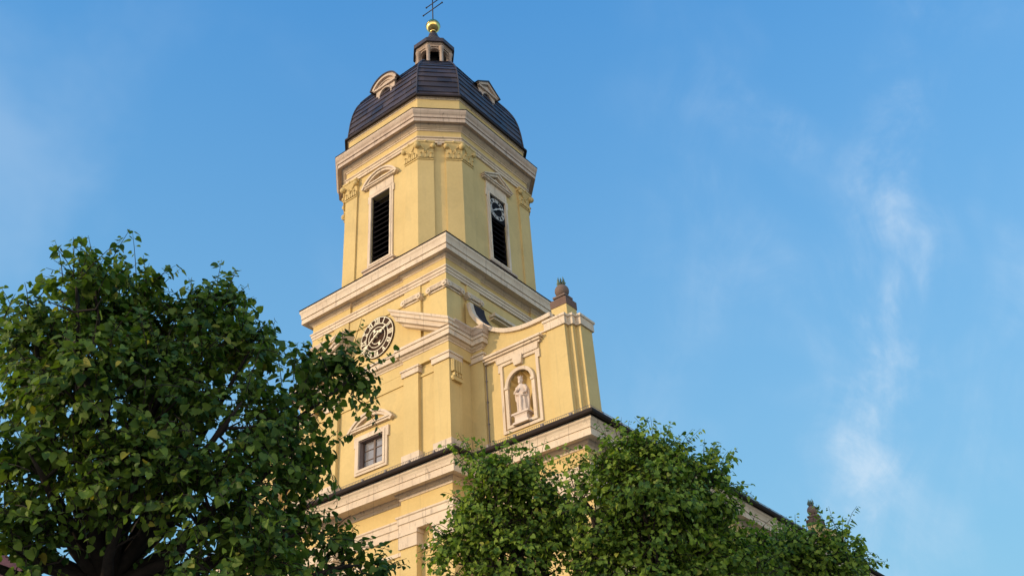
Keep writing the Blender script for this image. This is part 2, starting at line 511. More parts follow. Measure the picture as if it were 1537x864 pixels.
def rect(u0, u1, z0, z1): return [(u0, z0), (u1, z0), (u1, z1), (u0, z1)]

# ------------------------------------------------------------------ setting
g = MB(); g.add([(-900, -900, 0), (900, -900, 0), (900, 900, 0), (-900, 900, 0)], [(0, 1, 2, 3)])
go = g.build('ground', M['ground'], recalc=False); go['kind'] = 'structure'

# ------------------------------------------------------------------ church
XC = -3.74                       # axis of the facade
church = thing('church', 'yellow baroque church with cream cornices and a dark domed clock tower', 'church')
def mx(x): return 2 * XC - x     # mirror about the axis
S, ST, SW = M['stucco'], M['stone'], M['stone_weathered']

# ---- body below the eaves
BX0, BX1, BY1 = mx(4.48), 4.48, 52.0
WY, RIN = 0.9, 0.25
b = MB()
b.prism([(BX0 + .12, BY1), (BX0 + .12, WY + .12), (mx(0.12), WY + .12), (mx(0.12), RIN), (-0.12, RIN), (-0.12, WY + .12), (BX1 - .12, WY + .12), (BX1 - .12, BY1)], 0.0, 13.5)
b.build('lower_wall', S, church)
RIS = [(mx(0), WY), (mx(0), 0), (mx(-2.2), 0), (mx(-2.2), RIN - .02), (-2.2, RIN - .02), (-2.2, 0), (0, 0), (0, WY)]
low_path = [(BX0, BY1), (BX0, WY)] + RIS + [(BX1, WY), (BX1, BY1)]
simple_path = [(BX0, BY1), (BX0, WY), (mx(0), WY), (mx(0), 0), (0, 0), (0, WY), (BX1, WY), (BX1, BY1)]
e = MB()
e.sweep(low_path, [(-.3, 11.80), (.05, 11.80), (.05, 12.04), (.09, 12.06), (.09, 12.24), (.13, 12.27), (.13, 12.32), (-.3, 12.33)])
e.build('architrave', ST, church)
e = MB(); e.sweep(low_path, [(-.3, 12.33), (0, 12.33), (0, 12.86), (-.3, 12.86)]); e.build('frieze', S, church)
e = MB(); e.sweep(low_path, [(-.3, 12.86), (.03, 12.86), (.05, 12.92), (.05, 12.95), (.08, 12.96), (.13, 13.0), (.15, 13.03), (.15, 13.055), (-.3, 13.055)])
e.build('bed_moulding', ST, church)
e = MB()
e.sweep(simple_path, [(-.25, 13.06), (.40, 13.06), (.43, 13.0), (.46, 13.0), (.46, 13.21), (.44, 13.215), (.44, 13.235), (.475, 13.24), (.49, 13.32), (.53, 13.41), (.58, 13.46), (.58, 13.53), (.55, 13.57), (-.25, 13.60)])
e.build('cornice', ST, church)
e = MB()
e.sweep(simple_path, [(.70 + .085 * math.cos(t), 13.60 + .075 * math.sin(t)) for t in [i * math.pi / 4 for i in range(8)]], smooth=False)
e.build('gutter', M['gutter'], church)
e = MB(); e.sweep(simple_path, [(-.25, 13.61), (.66, 13.61), (.66, 13.645), (-.25, 13.95)]); e.build('eave_roof', M['gutter'], church)

def snow_guard(path, name='snow_guard'):
    m = MB()
    for (x0, y0), (x1, y1) in zip(path[:-1], path[1:]):
        L = math.hypot(x1 - x0, y1 - y0); n = max(2, int(L / 0.07))
        dx, dy = (x1 - x0) / L, (y1 - y0) / L
        for i in range(n + 1):
            x, y = x0 + dx * L * i / n, y0 + dy * L * i / n
            m.box(x - .006, x + .006, y - .006, y + .006, 13.64, 13.80)
        for z in (13.69, 13.795):
            m.tube([(x0, y0, z), (x1, y1, z)], [.008, .008], 4)
        k = int(L / 1.05)
        for i in range(k):
            t = (i + .6) * 1.05
            x, y = x0 + dx * t, y0 + dy * t
            m.box(x - .035, x + .035, y - .035, y + .035, 13.6, 13.77)
    m.build(name, M['zinc'], church)
o7 = .66
snow_guard([(mx(0) - o7, WY - o7), (mx(0) - o7, -o7), (o7, -o7), (o7, WY - o7), (BX1 + o7, WY - o7), (BX1 + o7, 20)])
snow_guard([(BX0 - o7, WY - o7), (mx(0) - o7 - .02, WY - o7)])
nv = MB()
zr = 13.64; pit = math.tan(math.radians(27)); xr0, xr1 = BX0 - .65, BX1 + .65
hr = zr + (XC - xr0) * pit
nv.fprism(lambda u, w, z: (u, w, z), [(xr0, zr), (xr1, zr), (XC, hr)], 7.6, BY1 + .6)
nv.build('nave_roof', M['roof_red'], church)

# pilasters of the lower body (their capitals hang under the architrave)
def block_capital(m, x0, x1, y0, y1, z0, z1, o=.06):
    h = z1 - z0
    m.box(x0 - o, x1 + o, y0 - o, y1, z0, z0 + h * .74)
    m.box(x0 - o - .035, x1 + o + .035, y0 - o - .035, y1, z0 + h * .74 + .002, z1)
for x0, x1, y0, y1 in ((-.74, 0, 0, .66), (-2.2, -1.53, 0, .4), (mx(-1.53), mx(-2.2), 0, .4), (mx(0), mx(-.74), 0, .66),
                       (0.0, .68, .9, 1.2), (3.5, 4.48, .9, 2.0), (mx(.68), mx(0.0), .9, 1.2), (mx(4.48), mx(3.5), .9, 2.0)):
    p = MB(); p.box(x0, x1, y0, y1, 0.9, 11.27); po = p.build('pilaster', S, church)
    c = MB(); block_capital(c, x0, x1, y0, y1, 11.27, 11.795); c.build('capital', ST, po)
# necking band between the lower pilasters
m = MB(); m.box(mx(-.1), -.1, RIN - .05, RIN + .1, 11.18, 11.30); m.box(0.1, BX1 - .05, WY + .05, WY + .2, 11.18, 11.30); m.build('necking_band', ST, church)
pl = MB(); pl.sweep(low_path, [(-.3, 0), (.14, 0), (.14, 1.0), (.06, 1.1), (-.3, 1.1)]); pl.build('plinth', SW, church)

# ---- risalit above the eaves (window stage)
RW = 0.14
fR = lambda u, w, z: (u, RW - w, z)
win = (-4.30, -3.13, 14.60, 15.68)
m = MB()
m.fprism(fR, rect(mx(-.1), -.1, 13.5, 18.1), 0, -.5, [rect(win[0], win[1], win[2], win[3])])
m.box(-.6, -.1, RW + .501, 7.6, 13.5, 18.1); m.box(mx(-.1), mx(-.6), RW + .501, 7.6, 13.5, 18.1)
m.box(mx(-.6), -.6, 7.1, 7.6, 13.5, 18.1)
m.build('risalit_wall', S, church)
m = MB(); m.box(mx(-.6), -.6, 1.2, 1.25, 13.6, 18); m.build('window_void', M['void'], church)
for x0, x1, y0, y1 in ((-.69, 0, 0, .63), (-2.1, -1.41, 0, .3), (mx(-1.41), mx(-2.1), 0, .3), (mx(0), mx(-.69), 0, .63)):
    p = MB(); p.box(x0, x1, y0, y1, 14.38, 17.3); po = p.build('pilaster', S, church)
    c = MB(); block_capital(c, x0, x1, y0, y1 + .02, 17.302, 17.57); c.build('capital', ST, po)
    c = MB(); c.box(x0 - .05, x1 + .05, y0 - .05, y1 + .03, 13.62, 14.379); c.build('base', ST, po)
m = MB()
m.box(mx(-.1), -.1, RW - .045, RW + .1, 17.13, 17.2)
m.build('necking_band', S, church)
# fluted corbel on the flank of the corner pilaster
m = MB()
m.box(.0, .085, .07, .58, 16.82, 17.30)
for i in range(4): m.box(.086, .125, .09 + i * .125, .165 + i * .125, 16.84, 17.29)
m.fprism(lambda u, w, z: (w, u, z), [(.10, 16.50), (.55, 16.50), (.60, 16.56), (.60, 16.64), (.05, 16.64), (.05, 16.56)], 0, .12)
for i in range(4): m.box(.02, .15, .10 + i * .125, .155 + i * .125, 16.64, 16.76)
m.build('corbel', S, church)

# ---- small window with segmental pediment
def ring_sector(m, face, cx, cz, r0, r1, a0, a1, w0, w1, n=16):
    m.fprism(face, arc(cx, cz, r1, a0, a1, n) + arc(cx, cz, r0, a1, a0, n), w0, w1)
def segment_pediment(m, face, uc, hw, z0, h, w=.17):
    R = (hw * hw + h * h) / (2 * h); cz = z0 + h - R; a = math.asin(hw / R)
    m.fbox(face, uc - hw, uc + hw, -.02, w * .75, z0, z0 + .07)
    m.fbox(face, uc - hw - .03, uc + hw + .03, -.02, w, z0 + .072, z0 + .13)
    ring_sector(m, face, uc, cz, R - .10, R + .0, math.pi / 2 + a, math.pi / 2 - a, -.02, w * .8)
    ring_sector(m, face, uc, cz, R + .002, R + .09, math.pi / 2 + a * 1.03, math.pi / 2 - a * 1.03, -.02, w * 1.1)
    R2 = R - .22
    if R2 > 0:
        a2 = a * .72
        ring_sector(m, face, uc, cz, R2 - .05, R2, math.pi / 2 + a2, math.pi / 2 - a2, -.02, .05)
def tri_pediment(m, face, uc, hw, z0, h, w=.17):
    m.fbox(face, uc - hw, uc + hw, -.02, w * .75, z0, z0 + .07)
    m.fbox(face, uc - hw - .03, uc + hw + .03, -.02, w, z0 + .072, z0 + .13)
    for s in (-1, 1):
        m.fprism(face, [(uc + s * (hw + .03), z0 + .132), (uc, z0 + h), (uc, z0 + h - .12), (uc + s * (hw - .16), z0 + .132)], -.02, w * .8)
        m.fprism(face, [(uc + s * (hw + .07), z0 + .15), (uc, z0 + h + .10), (uc, z0 + h + .002), (uc + s * (hw + .03), z0 + .134)], -.02, w * 1.1)
    m.fprism(face, [(uc - hw * .42, z0 + .18), (uc + hw * .42, z0 + .18), (uc, z0 + h * .68)], -.02, .06, [[(uc - hw * .26, z0 + .215), (uc + hw * .26, z0 + .215), (uc, z0 + h * .56)]])
def eared_frame(m, face, u0, u1, z0, z1, t, w, ear=.06):
    m.fprism(face, [(u0 - t, z0 - t), (u0 + .12, z0 - t), (u1 - .12, z0 - t), (u1 + t, z0 - t), (u1 + t, z1 - .2), (u1 + t + ear, z1 - .2), (u1 + t + ear, z1 + t), (u0 - t - ear, z1 + t), (u0 - t - ear, z1 - .2), (u0 - t, z1 - .2)], -.02, w, [rect(u0, u1, z0, z1)])
    m.fprism(face, [(u0 - t * .5, z0 - t * .5), (u1 + t * .5, z0 - t * .5), (u1 + t * .5, z1 + t * .5), (u0 - t * .5, z1 + t * .5)], w - .001, w + .025, [rect(u0, u1, z0, z1)])
wo = holder('window', church)
m = MB(); eared_frame(m, fR, win[0], win[1], win[2], win[3], .19, .07); m.build('surround', ST, wo)
m = MB(); segment_pediment(m, fR, (win[0] + win[1]) / 2, 1.02, 16.06, .50); m.build('pediment', ST, wo)
m = MB()
u0, u1, z0, z1 = win
for a, c_ in ((u0, u0 + .07), (u1 - .07, u1), ((u0 + u1) / 2 - .045, (u0 + u1) / 2 + .045)): m.fbox(fR, a, c_, -.20, -.12, z0, z1)
for a, c_ in ((z0, z0 + .07), (z1 - .07, z1)): m.fbox(fR, u0 + .071, u1 - .071, -.199, -.121, a, c_)
for k in (1, 2):
    for a, c_ in ((u0 + .072, (u0 + u1) / 2 - .047), ((u0 + u1) / 2 + .047, u1 - .072)):
        m.fbox(fR, a, c_, -.18, -.135, z0 + k * (z1 - z0) / 3 - .014, z0 + k * (z1 - z0) / 3 + .014)
m.build('frame', M['winframe'], wo)
m = MB(); m.fprism(fR, rect(u0, u1, z0, z1), -.45, .03, [rect(u0 + .03, u1 - .03, z0 + .03, z1 - .03)]); m.build('lining', M['winlining'], wo)
m = MB(); m.fbox(fR, u0 + .02, u1 - .02, -.17, -.16, z0 + .02, z1 - .02); m.build('pane', M['glass'], wo)

# ---- second entablature with broken pediment
RIN2 = RW - .01
up_path = [(mx(.47), 1.40), (mx(.47), 1.24), (mx(0), 1.24), (mx(0), 0), (mx(-2.12), 0), (mx(-2.12), RIN2), (-2.12, RIN2), (-2.12, 0), (0, 0), (0, 1.24), (.47, 1.24), (.47, 1.40)]
m = MB(); m.sweep(up_path, [(-.17, 17.575), (-.002, 17.575), (-.002, 18.02), (-.17, 18.02)]); m.build('frieze', S, church)
m = MB()
m.sweep(up_path, [(-.17, 17.98), (.02, 17.98), (.03, 18.03), (.07, 18.05), (.11, 18.10), (.11, 18.13), (.20, 18.13), (.20, 18.30), (.19, 18.305), (.19, 18.33), (.23, 18.335), (.23, 18.44), (-.17, 18.46)])
m.build('cornice', ST, church)
for side in (1, -1):
    f = (lambda p: p) if side > 0 else (lambda p: [(mx(x), y) for x, y in p][::-1])
    m = MB(); m.sweep(f([(0, -.01), (0, 1.24), (.47, 1.24), (.47, 1.40)]), [(-.17, 18.45), (.23, 18.455), (.23, 18.485), (.255, 18.49), (.265, 18.54), (.29, 18.60), (.33, 18.65), (.35, 18.68), (.35, 18.73), (-.17, 18.75)])
    m.build('cornice_cap', SW, church)
# attic block behind the pediment
m = MB(); m.box(mx(-.12), -.12, .3, 7.6, 18.0, 18.7); m.build('attic_block', S, church)
fT = lambda u, w, z: (u, .25 - w, z)
for side in (1, -1):
    X = (lambda x: x) if side > 0 else mx
    sl = .534
    def zt(x, d): return 18.73 + sl * (.25 - x) - d
    m = MB()
    m.fprism(fT, [(X(.30), zt(.30, 0)), (X(-2.62), zt(-2.62, 0)), (X(-2.53), zt(-2.53, .10)), (X(.30), zt(.30, .10))], 0, .60)
    m.fprism(fT, [(X(.27), zt(.27, .102)), (X(-2.53), zt(-2.53, .102)), (X(-2.44), zt(-2.44, .25)), (X(.27), zt(.27, .25))], 0, .55)
    m.fprism(fT, [(X(.22), zt(.22, .252)), (X(-2.42), zt(-2.42, .252)), (X(-2.30), zt(-2.30, .44)), (X(-.2), zt(-.2, .44))], 0, .46)
    m.fprism(fT, [(X(.0), zt(.0, .442)), (X(-2.22), zt(-2.22, .442)), (X(-2.16), zt(-2.16, .54)), (X(-.3), zt(-.3, .54))], 0, .26)
    m.build('raking_cornice', ST, church)

# ---- square tower stage with clock
TX0, TX1, TY0, TY1 = -7.32, -.24, .25, 7.45
rec = .10
m = MB(); m.box(TX0 + rec, TX1 - rec, TY0 + rec, TY1 - rec, 17.9, 22.2)
# strips of wall above the recessed panels
m.box(TX0 + .05, TX1 - .05, TY0 + .05, TY1 - .05, 20.56, 21.2)
m.build('tower_wall', S, church)
corner = .80
def pil_box(x0, x1, y0, y1, capf):
    p = MB(); p.box(x0, x1, y0, y1, 18.0, 20.42); po = p.build('pilaster', S, church)
    c = MB(); capf(c); c.build('capital', ST, po)
    p2 = MB(); p2.box(x0, x1, y0, y1, 20.71, 21.12); p2.build('block', S, po)
def ionic_front(c, face, u0, u1):
    c.fbox(face, u0 - .03, u1 + .03, -.1, .05, 20.42, 20.47)
    c.fbox(face, u0 + .02, u1 - .02, -.1, .07, 20.50, 20.66)
    n = 8
    for i in range(n):
        u = u0 + .14 + (u1 - u0 - .28) * (i + .5) / n
        c.fbox(face, u - .022, u + .022, .07, .11, 20.505, 20.64)
    c.fbox(face, u0 - .06, u1 + .06, -.1, .10, 20.662, 20.71)
    for u in (u0 + .02, u1 - .02):
        pts = arc(u, 20.555, .115, 0, 2 * math.pi, 14)[:-1]
        c.fprism(face, pts, -.1, .13)
        c.fprism(face, arc(u, 20.555, .045, 0, 2 * math.pi, 8)[:-1], .13, .165)
fA = lambda u, w, z: (u, TY0 - w, z)
fB = lambda u, w, z: (TX1 + w, u, z)
fL = lambda u, w, z: (TX0 - w, u, z)
XT = (TX0 + TX1) / 2; mt = lambda x: 2 * XT - x
cA = (TX1 - corner, TX1)
pil_box(TX1 - corner, TX1, TY0, TY0 + corner, lambda c: (ionic_front(c, fA, TX1 - corner, TX1), ionic_front(c, fB, TY0, TY0 + corner)))
pil_box(TX0, TX0 + corner, TY0, TY0 + corner, lambda c: (ionic_front(c, fA, TX0, TX0 + corner), ionic_front(c, fL, TY0, TY0 + corner)))
pil_box(-2.30, -1.50, TY0, TY0 + .3, lambda c: ionic_front(c, fA, -2.30, -1.50))
pil_box(mt(-1.50), mt(-2.30), TY0, TY0 + .3, lambda c: ionic_front(c, fA, mt(-1.50), mt(-2.30)))
pil_box(TX1 - .3, TX1, 1.40, 2.16, lambda c: ionic_front(c, fB, 1.40, 2.16))
pil_box(TX1 - .3, TX1, 5.54, 6.30, lambda c: ionic_front(c, fB, 5.54, 6.30))
pil_box(TX1 - corner, TX1, TY1 - corner, TY1, lambda c: ionic_front(c, fB, TY1 - corner, TY1))
tw = [(TX0, TY0), (TX1, TY0), (TX1, TY1), (TX0, TY1)]
m = MB(); m.sweep(tw, [(-.2, 21.07), (.02, 21.07), (.02, 21.17), (.05, 21.185), (.05, 21.29), (.09, 21.31), (.09, 21.365), (-.2, 21.38)], True); m.build('architrave', ST, church)
def tbreak(d):
    return [(TX0, TY0), (TX0 + 2.12, TY0), (TX0 + 2.12, TY0 + d), (TX1 - 2.12, TY0 + d), (TX1 - 2.12, TY0), (TX1, TY0), (TX1, TY0 + 2.0), (TX1 - d, TY0 + 2.0), (TX1 - d, TY1 - 2.0), (TX1, TY1 - 2.0), (TX1, TY1), (TX0, TY1)]
m = MB(); m.sweep(tbreak(.08), [(-.15, 21.38), (.0, 21.38), (.0, 21.73), (-.15, 21.73)], True); m.build('frieze', S, church)
m = MB(); m.sweep(tbreak(.08), [(-.15, 21.72), (.02, 21.72), (.03, 21.755), (.07, 21.77), (.12, 21.80), (.15, 21.835), (.15, 21.86), (-.15, 21.86)], True); m.build('bed_moulding', ST, church)
m = MB()
m.sweep(tw, [(-.3, 21.861), (.30, 21.861), (.315, 21.835), (.34, 21.835), (.34, 22.03), (.315, 22.035), (.315, 22.065), (.36, 22.075), (.36, 22.12), (.365, 22.2), (.385, 22.29), (.42, 22.36), (.42, 22.45), (.40, 22.47), (-.3, 22.50)], True)
m.build('cornice', ST, church)
m = MB(); m.sweep(tw, [(-.4, 22.505), (.42, 22.475), (.445, 22.475), (.445, 22.495), (-.4, 22.66)], True); m.build('cornice_flashing', M['gutter'], church)
# hood mould of the flank window of the tower
m = MB(); m.fbox(fB, 2.85, 4.0, -.12, .10, 20.22, 20.30); m.fbox(fB, 2.80, 4.05, -.12, .20, 20.302, 20.42); m.build('hood_mould', ST, church)

# ---- clocks
STROKES = {'I': 1, 'V': 2, 'X': 2}
ROMAN = ['XII', 'I', 'II', 'III', 'IV', 'V', 'VI', 'VII', 'VIII', 'IX', 'X', 'XI']
def numeral(m, face, uc, zc, hour, r0, r1, w0, w1, sc):
    th = math.pi / 2 - hour * math.pi / 6
    er = (math.cos(th), math.sin(th)); et = (math.sin(th), -math.cos(th))
    wid = {'I': .08, 'V': .155, 'X': .165}
    s = ROMAN[hour]; tot = sum(wid[c] for c in s); t = -tot / 2
    def bar(ta, ra, tb_, rb, h):
        d = (tb_ - ta, rb - ra); L = math.hypot(*d); nx, ny = -d[1] / L * h, d[0] / L * h
        q = [(ta + nx, ra + ny), (tb_ + nx, rb + ny), (tb_ - nx, rb - ny), (ta - nx, ra - ny)]
        m.fprism(face, [(uc + et[0] * a * sc + er[0] * r_, zc + et[1] * a * sc + er[1] * r_) for a, r_ in q], w0, w1)
    for c in s:
        c0 = t + wid[c] / 2
        if c == 'I': bar(c0, r0, c0, r1, .024)
        elif c == 'V': bar(c0 - .05, r1, c0, r0, .024); bar(c0 + .05, r1, c0, r0, .018)
        else: bar(c0 - .055, r1, c0 + .055, r0, .024); bar(c0 + .055, r1, c0 - .055, r0, .018)
        t += wid[c]
def hand(m, face, uc, zc, deg, L, blob, w0, w1, wd, tail=.18):
    th = math.radians(90 - deg); er = (math.cos(th), math.sin(th)); et = (math.sin(th), -math.cos(th))
    q = [(-tail, wd), (L * .55, wd * .8), (L * .8, wd * 1.5), (L, .004), (L * .8, -wd * 1.5), (L * .55, -wd * .8), (-tail, -wd)]
    m.fprism(face, [(uc + er[0] * a + et[0] * c, zc + er[1] * a + et[1] * c) for a, c in q], w0, w1)
    m.fprism(face, arc(uc + er[0] * blob, zc + er[1] * blob, wd * 2.4, 0, 2 * math.pi, 14)[:-1], w0 - .004, w1 + .004)
    m.fprism(face, arc(uc - er[0] * tail, zc - er[1] * tail, wd * 1.8, 0, 2 * math.pi, 10)[:-1], w0 - .004, w1 + .004)
ck = holder('clock', church)
fC = lambda u, w, z: (u, TY0 + rec - w, z)
uc, zc, CR = -3.75, 19.80, .87
full = lambda r, n=56: arc(uc, zc, r, 0, 2 * math.pi, n)[:-1]
m = MB(); m.fprism(fC, full(CR), -.01, .05); m.build('dial', M['dial'], ck)
m = MB()
for r0, r1 in ((.815, .845), (.555, .585), (.405, .43)):
    m.fprism(fC, full(r1), .05, .062, [full(r0)[::-1]])
for k in range(2):
    a0 = math.radians(20 + 180 * k)
    m.fprism(fC, arc(uc, zc, .285, a0, a0 + 2.0, 16) + arc(uc, zc, .255, a0 + 2.0, a0, 16), .05, .062)
for k in range(2):
    a0 = math.radians(113 + 180 * k); er = (math.cos(a0), math.sin(a0)); et = (-er[1], er[0])
    m.fprism(fC, [(uc + er[0] * r_ + et[0] * t, zc + er[1] * r_ + et[1] * t) for r_, t in ((.26, .05), (.41, .05), (.41, -.05), (.26, -.05))], .05, .061)
m.build('ring', M['cream'], ck)
for h_ in range(12):
    m = MB(); numeral(m, fC, uc, zc, h_, .585, .815, .052, .064, .92); m.build('numeral', M['cream'], ck)
m = MB(); hand(m, fC, uc, zc, 62, .66, .30, .13, .145, .03); m.build('hour_hand', M['cream'], ck)
m = MB(); hand(m, fC, uc, zc, 234, .98, .56, .155, .17, .028, .2); m.build('minute_hand', M['cream'], ck)
m = MB(); m.fprism(fC, arc(uc, zc, .05, 0, 2 * math.pi, 10)[:-1], .05, .18); m.build('spindle', M['cream'], ck)

# ---- octagonal belfry
OX, OY, HX, HY, LEG = -3.76, 3.91, 3.385, 3.57, 1.287
def ring8(off=0.0, s=1.0):
    """eight corners of the chamfered square, offset outwards by off, counter-clockwise"""
    X, Y, L = HX * s, HY * s, LEG * s
    k = off * (2 - math.sqrt(2))       # offsetting a 45 degree chamfer shortens its legs
    X += off; Y += off; L += k
    return [(OX + X - L, OY - Y), (OX + X, OY - Y + L), (OX + X, OY + Y - L), (OX + X - L, OY + Y),
            (OX - X + L, OY + Y), (OX - X, OY + Y - L), (OX - X, OY - Y + L), (OX - X + L, OY - Y)]
WIN = .08
YA, XB = OY - HY + WIN, OX + HX - WIN
SD = M['stucco_deep']
gA = lambda u, w, z: (u, YA - w, z)
gB = lambda u, w, z: (XB + w, u, z)
gL = lambda u, w, z: (OX - HX + WIN - w, u, z)
gN = lambda u, w, z: (u, OY + HY - WIN + w, z)
hole = (.53, 23.42, 26.80)
w8 = ring8(-WIN)
m = MB()
for face, uc_, a, c_ in ((gA, OX, w8[7][0], w8[0][0]), (gB, OY, w8[1][1], w8[2][1]), (gN, OX, w8[4][0], w8[3][0]), (gL, OY, w8[6][1], w8[5][1])):
    m.fprism(face, rect(a, c_, 21.9, 31.02), 0, -.45, [rect(uc_ - hole[0], uc_ + hole[0], hole[1], hole[2])])
for i in (0, 2, 4, 6):
    p, q = w8[i], w8[i + 1]
    c_ = (OX, OY)
    ins = lambda t: (t[0] + (c_[0] - t[0]) * .13, t[1] + (c_[1] - t[1]) * .13)
    m.prism([p, q, ins(q), ins(p)], 21.9, 31.02)
m.build('belfry_wall', SD, church)
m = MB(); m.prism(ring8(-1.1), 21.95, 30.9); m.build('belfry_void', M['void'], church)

V8 = ring8(0)
def lerp(a, b_, d):
    L = math.hypot(b_[0] - a[0], b_[1] - a[1]); return (a[0] + (b_[0] - a[0]) * d / L, a[1] + (b_[1] - a[1]) * d / L)
for i in range(8):
    pv, v, nx = V8[i - 1], V8[i], V8[(i + 1) % 8]
    da, db = (.70, .66) if i % 2 == 0 else (.66, .70)
    path = [lerp(v, pv, da), v, lerp(v, nx, db)]
    p = MB(); p.sweep(path, [(-.14, 22.0), (0, 22.0), (0, 27.40), (-.14, 27.40)]); po = p.build('pilaster', SD, church)
    c = MB()
    c.sweep(path, [(-.14, 27.40), (.035, 27.40), (.035, 27.46), (.0, 27.48), (.01, 27.75), (.05, 27.98), (.13, 28.17), (.13, 28.20), (-.14, 28.20)])
    wide = [lerp(v, pv, da + .05), v, lerp(v, nx, db + .05)]
    c.sweep(wide, [(-.14, 28.20), (.10, 28.20), (.16, 28.24), (.16, 28.31), (.12, 28.34), (-.14, 28.34)])
    mid_n = Vector((v[0] - OX, v[1] - OY)).normalized()
    for a, d in ((pv, da), (nx, db)):
        L = Vector((a[0] - v[0], a[1] - v[1])).normalized(); N = Vector((L.y, -L.x))
        if N.dot(mid_n) < 0: N = -N
        def leaf(t, z0, hw, h, out):
            bx = Vector((v[0], v[1])) + L * t
            face = lambda u, w, z, bx=bx: (bx.x + L.x * u + N.x * w, bx.y + L.y * u + N.y * w, z)
            n = 7
            c.fprism(face, [(-hw, z0)] + [(hw * math.cos(q), z0 + h - hw + hw * math.sin(q)) for q in [math.pi - math.pi * k / n for k in range(n + 1)]] + [(hw, z0)], -.02, out)
            c.fprism(face, [(-hw * .18, z0), (-hw * .18, z0 + h - hw * .3), (hw * .18, z0 + h - hw * .3), (hw * .18, z0)], out - .001, out + .025)
            c.ball((bx.x + N.x * (out + .02), bx.y + N.y * (out + .02), z0 + h - hw * .4), hw * .6, 8, 5, (1, 1, .55))
        for t in (.12, d * .5, d - .10): leaf(t, 27.47, .095, .27, .07)
        for t in (.12 + d * .19, d - .10 - d * .19): leaf(t, 27.52, .075, .42, .055)
        e_ = Vector((v[0], v[1])) + L * (d - .02) + N * .10
        c.ball((e_.x, e_.y, 28.08), .115, 10, 7)
        # stalks curling up to the volutes
        for t0, t1 in ((d * .55, d - .06), (d * .45, .10)):
            pts = []
            for k in range(5):
                q = k / 4; bb = Vector((v[0], v[1])) + L * (t0 + (t1 - t0) * q) + N * (.05 + .05 * q)
                pts.append((bb.x, bb.y, 27.78 + .32 * q ** .6))
            c.tube(pts, [.03, .03, .028, .026, .024], 5)
        mm = Vector((v[0], v[1])) + L * d * .5 + N * .14
        c.ball((mm.x, mm.y, 28.29), .06, 8, 6)
    q_ = Vector((v[0], v[1])) + mid_n * .13
    c.ball((q_.x, q_.y, 28.06), .14, 10, 8)
    c.build('capital', SD, po)
for i in (0, 2, 4, 6):   # little block between paired capitals
    p, q = V8[i], V8[i + 1]; mid = ((p[0] + q[0]) / 2, (p[1] + q[1]) / 2)
    path = [lerp(mid, p, .09), lerp(mid, q, .09)]
    m = MB(); m.sweep(path, [(-.2, 28.22), (.03, 28.22), (.07, 28.34), (-.2, 28.34)]); m.build('keystone', ST, church)

R0 = ring8(0)
m = MB(); m.sweep(R0, [(-.25, 28.345), (.0, 28.345), (.0, 28.45), (.03, 28.46), (.03, 28.555), (.08, 28.58), (.08, 28.62), (-.25, 28.625)], True); m.build('architrave', ST, church)
m = MB(); m.sweep(R0, [(-.25, 28.625), (.0, 28.625), (.0, 28.99), (-.25, 28.99)], True); m.build('frieze', SD, church)
m = MB(); m.sweep(R0, [(-.25, 28.98), (.03, 28.98), (.04, 29.04), (.08, 29.05), (.08, 29.08), (.17, 29.13), (.21, 29.18), (.21, 29.22), (-.25, 29.22)], True); m.build('bed_moulding', ST, church)
m = MB()
m.sweep(R0, [(-.3, 29.221), (.35, 29.221), (.375, 29.17), (.40, 29.17), (.40, 29.335), (.37, 29.34), (.37, 29.38), (.425, 29.39), (.425, 29.44), (.41, 29.445), (.42, 29.52), (.47, 29.58), (.51, 29.66), (.52, 29.70), (.52, 29.76), (.49, 29.78), (-.3, 29.84)], True)
m.build('cornice', SW, church)
m = MB(); m.sweep(R0, [(-.3, 29.843), (.515, 29.784), (.535, 29.785), (.535, 29.80), (-.3, 29.88)], True); m.build('cornice_flashing', M['gutter'], church)
m = MB(); m.sweep(R0, [(-.3, 30.0), (-.03, 30.0), (-.03, 30.98), (-.3, 30.98)], True); m.build('attic_wall', SD, church)
m = MB(); m.sweep(R0, [(-.3, 30.86), (-.01, 30.86), (.0, 30.93), (.04, 30.95), (.04, 31.02), (-.3, 31.02)], True); m.build('attic_band', ST, church)

